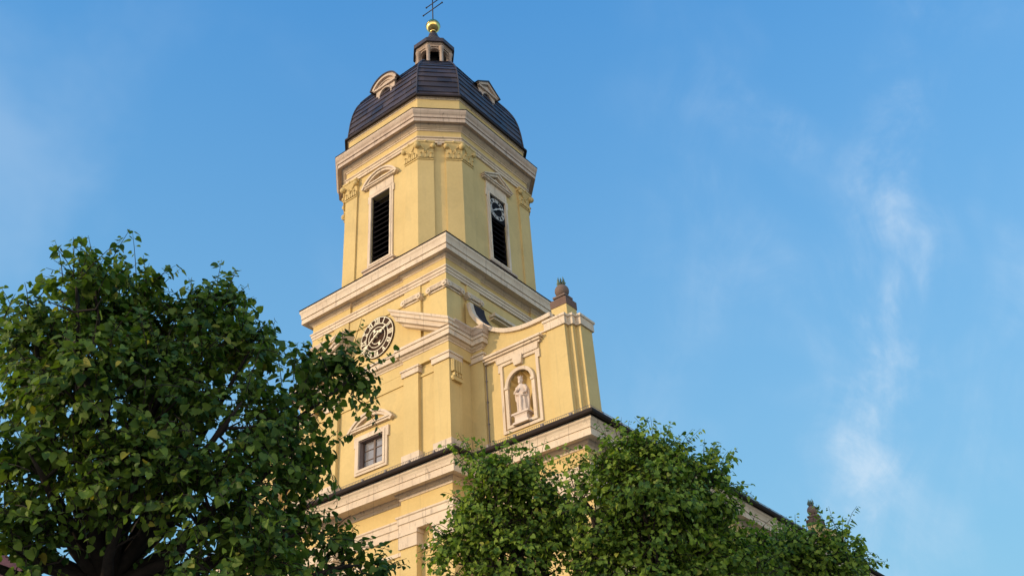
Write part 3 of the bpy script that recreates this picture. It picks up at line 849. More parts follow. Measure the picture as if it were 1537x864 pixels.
# belfry windows
def louvre_window(face, uc_, seg, with_clock):
    o = holder('belfry_window', church)
    hw, z0, z1 = hole
    m = MB(); eared_frame(m, face, uc_ - hw, uc_ + hw, z0, z1, .16, .06, .05)
    m.fbox(face, uc_ - hw - .16, uc_ + hw + .16, -.02, .045, z1 + .19, 27.42)
    m.build('surround', ST, o)
    m = MB()
    (segment_pediment if seg else tri_pediment)(m, face, uc_, .93, 27.42, .56 if seg else .62, .2)
    m.build('pediment', ST, o)
    m = MB(); m.fbox(face, uc_ - hw - .34, uc_ + hw + .34, -.02, .20, 23.10, 23.18); m.fbox(face, uc_ - hw - .30, uc_ + hw + .30, -.02, .15, 22.98, 23.098); m.fbox(face, uc_ - hw - .24, uc_ + hw + .24, -.02, .08, 22.88, 22.978)
    m.build('sill', SW, o)
    m = MB()
    for u in (uc_ - hw + .004, uc_ + hw - .024): m.fbox(face, u, u + .02, -.445, -.04, z0 + .004, z1 - .004)
    m.build('lining', M['slat'], o)  # dark sheets added over the jambs to darken the reveals
    m = MB(); n = 13
    for i in range(n):
        z = z0 + .03 + (z1 - z0 - .02) * i / n
        vs = [face(u, w, zz) for u in (uc_ - hw + .026, uc_ + hw - .026) for w, zz in ((-.05, z), (-.05, z + .035), (-.36, z + .33), (-.36, z + .295))]
        m.add(vs, [(0, 1, 2, 3), (7, 6, 5, 4), (0, 4, 5, 1), (1, 5, 6, 2), (2, 6, 7, 3), (3, 7, 4, 0)])
    m.build('louvre', M['slat'], o)
    if with_clock:
        ck = holder('clock', church)
        zc_, r = 26.22, .52
        m = MB(); m.fbox(face, uc_ - hw + .005, uc_ + hw - .005, -.06, .0, 25.62, z1 - .005); m.build('dial', M['dialblack'], ck)
        fl = lambda r_: arc(uc_, zc_, r_, 0, 2 * math.pi, 40)[:-1]
        m = MB(); m.fprism(face, fl(r), .0, .012, [fl(r - .02)[::-1]]); m.fprism(face, fl(r - .155), .0, .012, [fl(r - .17)[::-1]]); m.build('ring', M['white'], ck)
        for h_ in range(12):
            m = MB(); numeral(m, face, uc_, zc_, h_, r - .15, r - .025, .001, .014, .62); m.build('numeral', M['white'], ck)
        m = MB(); hand(m, face, uc_, zc_, 62, .42, .18, .05, .06, .022, .1); m.build('hour_hand', M['white'], ck)
        m = MB(); hand(m, face, uc_, zc_, 234, .46, .2, .065, .075, .018, .1); m.build('minute_hand', M['white'], ck)
louvre_window(gA, OX, True, False)
louvre_window(gB, OY, False, True)

# ---- dome
prof = [(1.0, 30.98), (.992, 31.40), (.978, 32.05), (.955, 32.62), (.925, 33.05), (.885, 33.42), (.83, 33.78), (.75, 34.24), (.66, 34.70), (.5, 35.36), (.34, 35.80), (.24, 36.0)]
ss = np.array([p[0] for p in prof]); zz = np.array([p[1] for p in prof])
arcL = np.concatenate([[0], np.cumsum(np.hypot(np.diff(ss) * HX, np.diff(zz)))])
ncourse = 17
m = MB()
def dome_ring(t, off=0.0):
    s, z = np.interp(t, arcL, ss), np.interp(t, arcL, zz)
    return [(x, y, z) for x, y in ring8(off, s)]
rd = np.random.default_rng(5)
for i in range(ncourse):
    t0, t1 = arcL[-1] * i / ncourse, arcL[-1] * (i + 1) / ncourse
    under, lo, md, hi = [np.array(dome_ring(t, o)) for t, o in ((t0, -.01), (t0, .035), ((t0 + t1) / 2, .022), (t1, .0))]
    for k in range(8):
        nc = 3 if k % 2 == 0 else 6
        sh = .5 / nc if i % 2 else 0.0
        cuts = sorted({0.0, 1.0} | {q for q in [c_ / nc + sh for c_ in range(nc + 1)] if .03 < q < .97})
        for q0, q1 in zip(cuts[:-1], cuts[1:]):
            P_ = lambda r, q: r[k] * (1 - q) + r[(k + 1) % 8] * q
            out = P_(md, .5) - np.array([OX, OY, 0]); out[2] = 0; out /= np.linalg.norm(out)
            w0, w1 = out * rd.normal() * .006, out * rd.normal() * .006
            vs = [P_(under, q0), P_(under, q1), P_(lo, q1) + w1, P_(lo, q0) + w0, P_(md, q1) + w1 * .7, P_(md, q0) + w0 * .7, P_(hi, q1), P_(hi, q0)]
            m.add(vs, [(0, 1, 2, 3), (3, 2, 4, 5), (5, 4, 6, 7)])
dome = m.build('dome', M['domesheet'], church, recalc=False)
m = MB()
for k in range(8):
    m.tube([dome_ring(arcL[-1] * i / 30, .03)[k] for i in range(31)], [.035] * 31, 5)
m.build('hip_seam', M['dome'], dome)
m = MB(); m.sweep(R0, [(-.2, 31.03), (.10, 30.94), (.16, 30.93), (.16, 31.02), (.06, 31.08), (-.2, 31.10)], True); m.build('eave', M['gutter'], dome)

def dormer(face, uc_, seg):
    o = holder('dormer', church)
    z0, hw, zb, h = 32.15, .57, 33.32, .40
    R = (hw * hw * 1.5 + h * h) / (2 * h)
    m = MB()
    top = arc(uc_, zb + h - R, R, math.pi / 2 - math.asin(hw / R), math.pi / 2 + math.asin(hw / R), 12) if seg else [(uc_ + hw, zb + .02), (uc_, zb + h), (uc_ - hw, zb + .02)]
    out = [(uc_ - hw, z0), (uc_ + hw, z0)] + top
    m.fprism(face, out, 0, -.18, [arc(uc_, 32.72, .34, 0, 2 * math.pi, 24)[:-1][::-1]])
    m.fprism(face, arc(uc_, 32.72, .42, 0, 2 * math.pi, 24)[:-1], 0, .035, [arc(uc_, 32.72, .34, 0, 2 * math.pi, 24)[:-1][::-1]])
    m.fbox(face, uc_ - hw - .1, uc_ + hw + .1, 0, .10, 33.14, 33.24)
    m.build('front', SW, o)
    m = MB()
    hw2, R2 = .78, (.78 ** 2 + .54 ** 2) / (2 * .54)
    a = math.asin(hw2 / R2); cz = 33.25 + .54 - R2
    if seg:
        m.fprism(face, arc(uc_, cz, R2, math.pi / 2 - a, math.pi / 2 + a, 16) + arc(uc_, cz, R2 - .14, math.pi / 2 + a, math.pi / 2 - a, 16), 0, .12)
        m.fprism(face, arc(uc_, cz, R2 - .26, math.pi / 2 - a * .7, math.pi / 2 + a * .7, 12) + arc(uc_, cz, R2 - .30, math.pi / 2 + a * .7, math.pi / 2 - a * .7, 12), 0, .05)
    else:
        m.fprism(face, [(uc_ - hw2, 33.25), (uc_, 33.78), (uc_ + hw2, 33.25), (uc_ + hw2 - .22, 33.25), (uc_, 33.63), (uc_ - hw2 + .22, 33.25)], 0, .12)
        m.fprism(face, [(uc_ - .30, 33.29), (uc_ + .30, 33.29), (uc_, 33.50)], 0, .05)
    m.build('pediment', SW, o)
    m = MB()
    body = [(uc_ - hw - .04, z0 + .1), (uc_ + hw + .04, z0 + .1), (uc_ + hw + .04, 33.3), (uc_ - hw - .04, 33.3)]
    m.fprism(face, body, -.181, -1.6)
    if seg:
        m.fprism(face, arc(uc_, cz, R2 + .07, math.pi / 2 - a * 1.04, math.pi / 2 + a * 1.04, 16) + arc(uc_, cz, R2 + .003, math.pi / 2 + a * 1.04, math.pi / 2 - a * 1.04, 16), .17, -1.7)
        m.fprism(face, arc(uc_, cz, R2, math.pi / 2 - a, math.pi / 2 + a, 16), -.02, -1.69)
    else:
        m.fprism(face, [(uc_ - hw2 - .06, 33.25), (uc_, 33.86), (uc_ + hw2 + .06, 33.25), (uc_ + hw2 + .0, 33.253), (uc_, 33.785), (uc_ - hw2, 33.253)], .17, -1.7)
        m.fprism(face, [(uc_ - hw2, 33.254), (uc_, 33.78), (uc_ + hw2, 33.254)], -.02, -1.69)
    m.build('roof', M['dome'], o)
    m = MB(); m.fprism(face, arc(uc_, 32.72, .36, 0, 2 * math.pi, 24)[:-1], -.12, -.14); m.build('pane', M['glass'], o)
    m = MB()
    m.fbox(face, uc_ - .025, uc_ + .025, -.119, -.09, 32.39, 33.05); m.fbox(face, uc_ - .33, uc_ + .33, -.118, -.091, 32.70, 32.745)
    m.build('frame', M['white'], o)
dormer(lambda u, w, z: (u, .53 - w, z), OX, True)
dormer(lambda u, w, z: (-.57 + w, u, z), OY, False)

# ---- lantern, ball and cross
lan = holder('lantern', church)
def oct(r, rot=math.pi / 8): return [(OX + r * math.cos(rot + math.pi / 4 * i), OY + r * math.sin(rot + math.pi / 4 * i)) for i in range(8)]
m = MB(); m.prism(oct(1.05), 35.7, 36.05); m.prism(oct(.98), 36.051, 36.3); m.build('base', M['dome'], lan)
SL = M['stone_lantern']
for i in range(8):
    x, y = oct(.86)[i]
    m = MB(); m.lathe(x, y, [(.13, 36.3), (.13, 36.4), (.09, 36.42), (.085, 37.50), (.12, 37.56), (.14, 37.68), (.14, 37.74)], 10); m.build('column', SL, lan)
o8 = oct(.82)
for i in range(8):
    p, q = o8[i], o8[(i + 1) % 8]; L = math.hypot(q[0] - p[0], q[1] - p[1]); dx, dy = (q[0] - p[0]) / L, (q[1] - p[1]) / L
    face = lambda u, w, z: (p[0] + dx * u + dy * w, p[1] + dy * u - dx * w, z)
    m = MB(); hw = L * .40; c0 = L / 2
    m.fprism(face, [(.02, 36.3), (c0 - hw, 36.3), (c0 - hw, 37.42)] + arc(c0, 37.42, hw, math.pi, 0, 8)[1:-1] + [(c0 + hw, 37.42), (c0 + hw, 36.3), (L - .02, 36.3), (L - .02, 37.78), (.02, 37.78)], -.14, .02)
    m.build('arch', SL, lan)
m = MB(); m.prism(oct(.28), 36.3, 37.7); m.build('core', M['void'], lan)
rr = oct(.84)
m = MB(); m.sweep(rr, [(-.3, 37.74), (.06, 37.74), (.06, 37.82), (.08, 37.84), (.12, 37.90), (.14, 37.94), (.14, 37.98), (-.3, 37.98)], True); m.build('entablature', SL, lan)
m = MB()
m.sweep(rr, [(-.3, 37.985), (.17, 37.985), (.18, 37.93), (.24, 37.93), (.24, 38.18), (.16, 38.27), (.02, 38.36), (-.12, 38.42), (-.12, 38.60), (-.16, 38.68), (-.24, 38.80), (-.36, 38.95), (-.43, 39.0), (-.43, 39.07), (-.6, 39.09)], True)
m.lathe(OX, OY, [(.30, 39.08), (.33, 39.12), (.33, 39.2), (.24, 39.24), (.26, 39.36), (.23, 39.5), (.13, 39.60), (.10, 39.66), (.10, 39.75)], 20)
m.build('roof', M['dome'], lan)
m = MB(); m.ball((OX, OY, 40.17), .375, 28, 18); m.lathe(OX, OY, [(.13, 39.70), (.17, 39.74), (.12, 39.80), (.10, 39.9)], 16); m.lathe(OX, OY, [(.383, 40.16), (.383, 40.18)], 28)
m.build('gilded_ball', M['gold'], church)
m = MB()
m.lathe(OX, OY, [(.09, 40.53), (.06, 40.62), (.03, 40.66)], 10)
m.tube([(OX, OY, 40.6), (OX, OY, 43.0)], [.03, .03], 6)
m.tube([(OX - .66, OY, 41.52), (OX + .66, OY, 41.52)], [.03, .03], 6)
m.tube([(OX - .44, OY, 41.98), (OX + .44, OY, 41.98)], [.03, .03], 6)
for x, z in ((-.66, 41.52), (.66, 41.52), (-.44, 41.98), (.44, 41.98), (0, 43.0)): m.ball((OX + x, OY, z), .05, 8, 6)
m.build('cross', M['ironwork'], church)

# ---- gable wings with niche, coping, pier and ball finial
GY = 1.0
def ball_finial(cx_, cy_, zb, parent, s=1.0):
    o = holder('ball_finial', parent)
    h = .31 * s
    m = MB(); m.box(cx_ - h, cx_ + h, cy_ - h, cy_ + h, zb - .55, zb); m.build('pedestal', S, o)
    m = MB(); m.box(cx_ - h - .02, cx_ + h + .02, cy_ - h - .02, cy_ + h + .02, zb + .001, zb + .30 * s); m.build('plinth', M['brownstone'], o, bevel=.01)
    m = MB()
    z = zb + .30 * s
    q = .20 * s; m.box(cx_ - q, cx_ + q, cy_ - q, cy_ + q, z + .001, z + .12 * s)
    q = .25 * s; m.box(cx_ - q, cx_ + q, cy_ - q, cy_ + q, z + .121 * s, z + .19 * s)
    m.lathe(cx_, cy_, [(.17 * s, z + .19 * s), (.13 * s, z + .23 * s), (.15 * s, z + .28 * s)], 16)
    m.build('foot', M['ballstone'], o)
    m = MB(); m.ball((cx_, cy_, z + .46 * s), .25 * s, 24, 16); m.build('ball', M['ballstone'], o)
    m = MB()
    zf = z + .70 * s
    m.lathe(cx_, cy_, [(.07 * s, zf - .03), (.09 * s, zf + .06 * s), (.07 * s, zf + .12 * s)], 10)
    for i in range(6):
        a = i * math.pi / 3; lean = .09 if i % 2 else .05; hh = .26 if i % 2 else .34
        bx, by = cx_ + .06 * s * math.cos(a), cy_ + .06 * s * math.sin(a)
        m.tube([(bx, by, zf), (bx + lean * s * math.cos(a), by + lean * s * math.sin(a), zf + hh * .5 * s), (bx + lean * .6 * s * math.cos(a), by + lean * .6 * s * math.sin(a), zf + hh * s)], [.05 * s, .04 * s, .004], 5)
    m.build('flame', M['verdigris'], o)

curve_pts = [(3.62, 17.90), (3.2, 17.88), (2.72, 17.88), (2.35, 17.91), (2.02, 17.98), (1.72, 18.07), (1.46, 18.19), (1.2, 18.34), (.98, 18.51), (.78, 18.70), (.61, 18.90), (.45, 19.12), (.32, 19.36), (.24, 19.62), (.20, 19.85)]
KW = 1.01453                       # the wing stands a step behind the tower front
def wx(x): return 17.8927 + (x - 17.8927) * KW
def wy(y): return -21.0291 + (y + 21.0291) * KW
def wz(z): return 1.6 + (z - 1.6) * KW
def wing(flip):
    X = lambda u: u
    def fin(m):
        m.v = [((mx(wx(x)) if flip else wx(x)), wy(y), wz(z)) for x, y, z in m.v]
        return m
    face = lambda u, w, z: (X(u), GY - w, z)
    niche_c, nr, nz0, nsp = 2.18, .48, 14.42, 15.88
    hole_n = [(niche_c - nr, nz0), (niche_c + nr, nz0)] + arc(niche_c, nsp, nr, 0, math.pi, 14)
    outl = [(-.15, 13.3), (3.45, 13.3), (3.45, 17.82)] + [(u, z - .06) for u, z in curve_pts if u < 3.45] + [(.0, 20.0), (.0, 18.3), (-.15, 18.3)]
    m = MB(); m.fprism(face, outl, 0, -.66, [hole_n]); fin(m).build('gable_wall', S, church)
    # coping along the sweep
    def strip(pts, d0, d1, w0, w1, name, mat):
        m = MB(); n = len(pts); vs = []
        for i, (u, z) in enumerate(pts):
            a, c_ = pts[max(i - 1, 0)], pts[min(i + 1, n - 1)]
            L = math.hypot(c_[0] - a[0], c_[1] - a[1]); nx_, nz_ = -(c_[1] - a[1]) / L, (c_[0] - a[0]) / L
            if nz_ < 0 or (abs(nz_) < 1e-6 and nx_ < 0): nx_, nz_ = -nx_, -nz_
            for w, d in ((w0, d0), (w0, d1), (w1, d1), (w1, d0)): vs.append(face(u + nx_ * d, w, z + nz_ * d))
        fs = [(i * 4 + a, i * 4 + (a + 1) % 4, i * 4 + 4 + (a + 1) % 4, i * 4 + 4 + a) for i in range(n - 1) for a in range(4)]
        fs += [(0, 1, 2, 3), (n * 4 - 1, n * 4 - 2, n * 4 - 3, n * 4 - 4)]
        m.add(vs, fs); return fin(m).build(name, mat, church)
    strip(curve_pts, -.08, .07, -.12, .10, 'coping', ST)
    strip(curve_pts, -.05, .085, -.70, -.121, 'coping_roof', M['gutter'])
    # inner pilaster beside the tower
    p = MB(); p.box(0, .73, .92, GY + .1, 13.4, 17.29); po = fin(p).build('pilaster', S, church)
    c = MB(); c.box(0, .78, .87, GY + .1, 17.292, 17.50); c.box(0, .82, .83, GY + .1, 17.502, 17.575); fin(c).build('capital', ST, po)
    # head mould over the niche
    o = holder('niche', church)
    m = MB()
    m.fbox(face, .74, 3.42, -.02, .05, 17.36, 17.42)
    m.fbox(face, .80, 3.12, -.02, .10, 17.06, 17.14); m.fbox(face, .78, 3.16, -.02, .17, 17.142, 17.22); m.fbox(face, .76, 3.22, -.02, .23, 17.222, 17.30)
    m.fprism(face, [(1.30, 16.86), (3.0, 16.86), (3.03, 17.058), (1.27, 17.058)], -.02, .10)
    m.fprism(face, [(2.04, 16.56), (2.32, 16.56), (2.38, 16.90), (1.98, 16.90)], -.02, .13)
    fin(m).build('head_mould', ST, o)
    m = MB()
    m.fprism(face, [(1.40, 14.30), (2.97, 14.30), (2.97, 16.55), (3.04, 16.55), (3.04, 16.855), (1.33, 16.855), (1.33, 16.55), (1.40, 16.55)], -.02, .06,
             [[(1.50, 14.40), (2.87, 14.40), (2.87, 16.75), (1.50, 16.75)]])
    fin(m).build('outer_frame', ST, o)
    m = MB()
    big_ = [(niche_c - nr - .12, 14.27), (niche_c + nr + .12, 14.27)] + arc(niche_c, nsp, nr + .12, 0, math.pi, 18)
    m.fprism(face, [(p_[0], max(p_[1], 14.425)) for p_ in big_], -.015, .09, [[(p_[0], p_[1] + (.10 if i < 2 else 0)) for i, p_ in enumerate(hole_n)]])
    for u in (niche_c - nr - .13, niche_c + nr - .02): m.fbox(face, u, u + .15, .0, .125, nsp - .06, nsp + .03)
    fin(m).build('arch_frame', ST, o)
    # niche back: half drum and scalloped shell
    m = MB(); n = 18; vs = []
    for i in range(n + 1):
        a = math.pi * i / n
        for z in (nz0, nsp): vs.append(face(niche_c - (nr + .003) * math.cos(a), -.01 - .46 * math.sin(a), z))
    m.add(vs, [(i * 2, i * 2 + 2, i * 2 + 3, i * 2 + 1) for i in range(n)], True)
    m.add([face(niche_c - nr - .003, 0, nz0 + .001)] + [vs[2 * i] for i in range(n + 1)], [tuple(range(n + 2))])
    fin(m).build('recess', S, o, recalc=False)
    m = MB(); nu, nv_ = 72, 10; vs = []
    for i in range(nu + 1):
        a = math.pi * i / nu
        for j in range(nv_ + 1):
            q = (math.pi / 2) * j / nv_
            fl = 1 - .13 * abs(math.sin(a * 6)) * math.sin(min(1, 2.2 * (1 - j / nv_)) * math.pi / 2) * (.3 + .7 * min(1, 1.2 - j / nv_))
            r = (nr + .003) * (1 if j == 0 and False else fl)
            # pole of the shell at the back of the springing, ribs fan out to the arch
            vs.append(face(niche_c - r * math.cos(a) * math.cos(q), -.02 - .46 * math.sin(q), nsp + r * math.sin(a) * math.cos(q)))
    m.add(vs, [(i * (nv_ + 1) + j, (i + 1) * (nv_ + 1) + j, (i + 1) * (nv_ + 1) + j + 1, i * (nv_ + 1) + j + 1) for i in range(nu) for j in range(nv_)], True)
    fin(m).build('shell', M['stucco'], o, recalc=False)
    # stepped corner pier
    pp = [(3.42, .93), (4.12, .93), (4.12, 1.13), (4.30, 1.13), (4.30, 1.33), (4.48, 1.33), (4.48, 2.0)]
    full_ = pp + [(3.42, 2.0)]
    pr_ = holder('pier', church)
    conv = lambda L: L
    m = MB(); m.prism(conv(full_), 13.3, 17.30); fin(m).build('shaft', S, pr_)
    m = MB()
    m.sweep(conv([(3.42, 1.05)] + pp + [(3.5, 2.0)]), [(-.3, 17.302), (.06, 17.302), (.06, 17.58), (.10, 17.60), (.10, 17.68), (-.3, 17.74)])
    m.prism(conv([(3.5, 1.1), (4.0, 1.1), (4.3, 1.5), (4.3, 1.9), (3.5, 1.9)]), 17.35, 17.70)
    fin(m).build('cap', ST, pr_)
    m = MB(); m.sweep(conv([(3.42, 1.0)] + pp), [(-.1, 13.3), (.05, 13.3), (.05, 13.98), (-.1, 14.02)]); fin(m).build('base', ST, pr_)
    bx_ = wx(3.75); ball_finial(mx(bx_) if flip else bx_, wy(1.60), wz(18.30), church)
wing(False)
wing(True)
# lightning-conductor cable beside the inner pilaster, rain pipe on the lower wall
m = MB(); m.tube([(wx(.80), wy(.965), z) for z in (13.7, 15, 16, 17.3)], [.018] * 4, 6)
for z in (14.3, 15.1, 15.9, 16.7): m.box(wx(.77), wx(.83), wy(.95), wy(1.0), z - .02, z + .02)
m.build('downpipe', M['zinc'], church)
# remote pier and ball on the nave eaves
m = MB(); m.box(2.2, 3.6, 23.4, 25.0, 13.6, 15.7); m.box(2.1, 3.7, 23.3, 25.1, 15.702, 16.0); m.build('rear_pier', S, church)
ball_finial(2.85, 24.1, 16.50, church, 1.05)

# ------------------------------------------------------------------ statue in the niche
st = thing('statue', 'pale stone statue of a robed bearded saint standing in the arched wall niche', 'statue', (wx(2.20), wy(.98), wz(14.425)))
m = MB()
X_, Y_ = 2.20, .98
def fin_s(m):
    k = .93
    m.v = [(wx(X_) + (x - X_) * k, wy(Y_) + (y - Y_) * k, wz(14.425) + (z - 14.43) * k) for x, y, z in m.v]
    return m
m.box(X_ - .36, X_ + .36, Y_ - .22, Y_ + .22, 14.78, 14.85)
vs = []
prof_p = [(.34, 14.43), (.34, 14.50), (.27, 14.54), (.26, 14.72), (.31, 14.779)]
for r, z in prof_p: vs += [(X_ - r, Y_ - r * .62, z), (X_ + r, Y_ - r * .62, z), (X_ + r, Y_ + r * .62, z), (X_ - r, Y_ + r * .62, z)]
m.add(vs, [(i * 4 + a, i * 4 + (a + 1) % 4, i * 4 + 4 + (a + 1) % 4, i * 4 + 4 + a) for i in range(len(prof_p) - 1) for a in range(4)] + [(3, 2, 1, 0)])
fin_s(m).build('pedestal', M['statue'], st)
m = MB()
rows = [(0.0, .0, .0, .205, .15), (.08, .0, .0, .20, .145), (.25, .01, .0, .185, .13), (.42, .015, -.01, .18, .125), (.55, .01, -.01, .185, .125), (.66, .0, .0, .175, .12), (.74, -.005, .0, .165, .115), (.82, -.01, .0, .175, .12), (.94, -.015, .0, .20, .125), (1.02, -.015, .0, .205, .12), (1.07, -.015, .0, .17, .10), (1.11, -.012, -.005, .085, .075), (1.16, -.01, -.012, .06, .06), (1.19, -.008, -.02, .06, .062)]
nseg = 40; vs = []
for z, ox, oy, rx, ry in rows:
    for i in range(nseg):
        a = 2 * math.pi * i / nseg
        fold = 1.0
        if z < .74: fold += .085 * (1 - z * .6) * math.sin(7 * a + 1.4 * math.sin(2 * a) + z * 2.0)
        elif z < 1.05: fold += .05 * math.sin(5 * a + z * 9)
        vs.append((X_ + ox + rx * fold * math.cos(a), Y_ + oy + ry * fold * math.sin(a), 14.85 + z))
m.add(vs, [(r * nseg + i, r * nseg + (i + 1) % nseg, (r + 1) * nseg + (i + 1) % nseg, (r + 1) * nseg + i) for r in range(len(rows) - 1) for i in range(nseg)], True)
m.add(vs[:nseg], [tuple(range(nseg))[::-1]])
m.add(vs[-nseg:], [tuple(range(nseg))])
B = Vector((X_, Y_, 14.85))
def tb_(pts, rad, seg=10): m.tube([B + Vector(p) for p in pts], rad, seg)
# diagonal mantle fold over the hips
tb_([(-.20, -.03, .80), (-.14, -.13, .74), (.0, -.15, .68), (.13, -.12, .64), (.20, .0, .62)], [.05, .05, .055, .05, .045])
tb_([(.02, -.14, .66), (.05, -.15, .45), (.03, -.145, .22), (.05, -.14, .04)], [.05, .045, .04, .04])
tb_([(-.10, -.11, .64), (-.12, -.12, .35), (-.11, -.12, .04)], [.045, .04, .04])
# cloak from the shoulders
tb_([(-.16, .0, 1.05), (-.23, .02, .85), (-.24, .03, .6), (-.20, .03, .42)], [.07, .075, .07, .03])
tb_([(.14, .03, 1.05), (.23, .06, .85), (.23, .07, .45), (.20, .07, .1)], [.07, .07, .06, .05])
# right arm bent over the chest, left hand on the hip
tb_([(-.17, -.02, 1.02), (-.23, -.05, .87), (-.20, -.13, .79), (-.10, -.18, .84), (-.04, -.19, .88)], [.066, .062, .055, .045, .034])
tb_([(.16, -.02, 1.02), (.245, -.03, .86), (.245, -.09, .74), (.17, -.15, .71), (.13, -.16, .71)], [.066, .062, .056, .044, .034])
for k in range(4):
    tb_([(-.05, -.195, .865 + .016 * k), (-.015, -.205, .885 + .016 * k), (.012 - .003 * k, -.195, .893 + .016 * k)], [.012, .011, .008], 6)
    tb_([(.135, -.165, .69 + .014 * k), (.10, -.175, .688 + .014 * k), (.075 + .004 * k, -.165, .684 + .013 * k)], [.012, .011, .008], 6)
tb_([(-.06, -.19, .90), (-.04, -.20, .935), (-.02, -.20, .95)], [.013, .012, .009], 6)
tb_([(.14, -.16, .745), (.115, -.18, .765), (.095, -.18, .77)], [.013, .012, .009], 6)
# head, beard, nose, hair, crown
hz = Vector((-.005, -.028, 1.275))
m.ball(B + hz, .088, 18, 14, (.86, 1.0, 1.14))
m.ball(B + hz + Vector((0, -.06, -.085)), .058, 12, 9, (.95, .8, 1.25))
m.tube([B + hz + Vector(p) for p in ((0, -.085, .03), (0, -.108, -.012), (0, -.09, -.022))], [.010, .016, .012], 6)
for s in (-1, 1):
    m.ball(B + hz + Vector((s * .032, -.078, .018)), .014, 8, 6)
    m.ball(B + hz + Vector((s * .078, .0, -.01)), .028, 8, 6, (.4, 1, 1.2))
    m.tube([B + hz + Vector(p) for p in ((s * .045, -.07, .035), (s * .02, -.086, .038))], [.010, .010], 5)
m.ball(B + hz + Vector((0, .03, .0)), .10, 14, 10, (.98, .9, 1.1))
body = fin_s(m).build('figure', M['statue'], st)
rm = body.modifiers.new('one_surface', 'REMESH'); rm.mode = 'VOXEL'; rm.voxel_size = .010; rm.use_smooth_shade = True
m = MB(); cz_ = B + hz
m.lathe(cz_.x, cz_.y + .012, [(.084, cz_.z + .055), (.09, cz_.z + .085), (.095, cz_.z + .12), (.075, cz_.z + .135), (.02, cz_.z + .15)], 16)
for i in range(8):
    a = i * math.pi / 4; m.tube([(cz_.x + .09 * math.cos(a), cz_.y + .012 + .09 * math.sin(a), cz_.z + .11), (cz_.x + .10 * math.cos(a), cz_.y + .012 + .10 * math.sin(a), cz_.z + .175)], [.018, .004], 5)
fin_s(m).build('crown', M['statue'], st)

# ------------------------------------------------------------------ red-roofed house behind the left tree
hs = thing('house', 'house with a red hipped roof glimpsed low through the gaps of the left tree', 'house', (-26, -4.5, 0))
m = MB(); m.box(-31, -20.5, -11, 1.5, 0, 12.2); m.build('wall', M['plaster'], hs)
m = MB(); x0, x1, y0, y1 = -31.5, -20, -11.5, 2.0
m.add([(x0, y0, 12.2), (x1, y0, 12.2), (x1, y1, 12.2), (x0, y1, 12.2), (-25.75, -7.5, 17.2), (-25.75, -2.5, 17.2)], [(0, 1, 4), (1, 2, 5, 4), (2, 3, 5), (3, 0, 4, 5), (3, 2, 1, 0)])
m.build('roof', M['roof_red'], hs)
for (fx, u) in [(-20.5, -9), (-20.5, -6), (-20.5, -3), (-20.5, -.2)]:
    for z in (1.6, 5.2, 8.8):
        w_ = holder('window', hs)
        m = MB(); m.fprism(lambda a, w, zz: (fx + w, a, zz), rect(u - .65, u + .65, z - .1, z + 1.9), .003, .06, [rect(u - .5, u + .5, z, z + 1.75)]); m.build('frame', M['white'], w_)
        m = MB(); m.box(fx + .004, fx + .02, u - .5, u + .5, z, z + 1.75); m.build('pane', M['glass'], w_)

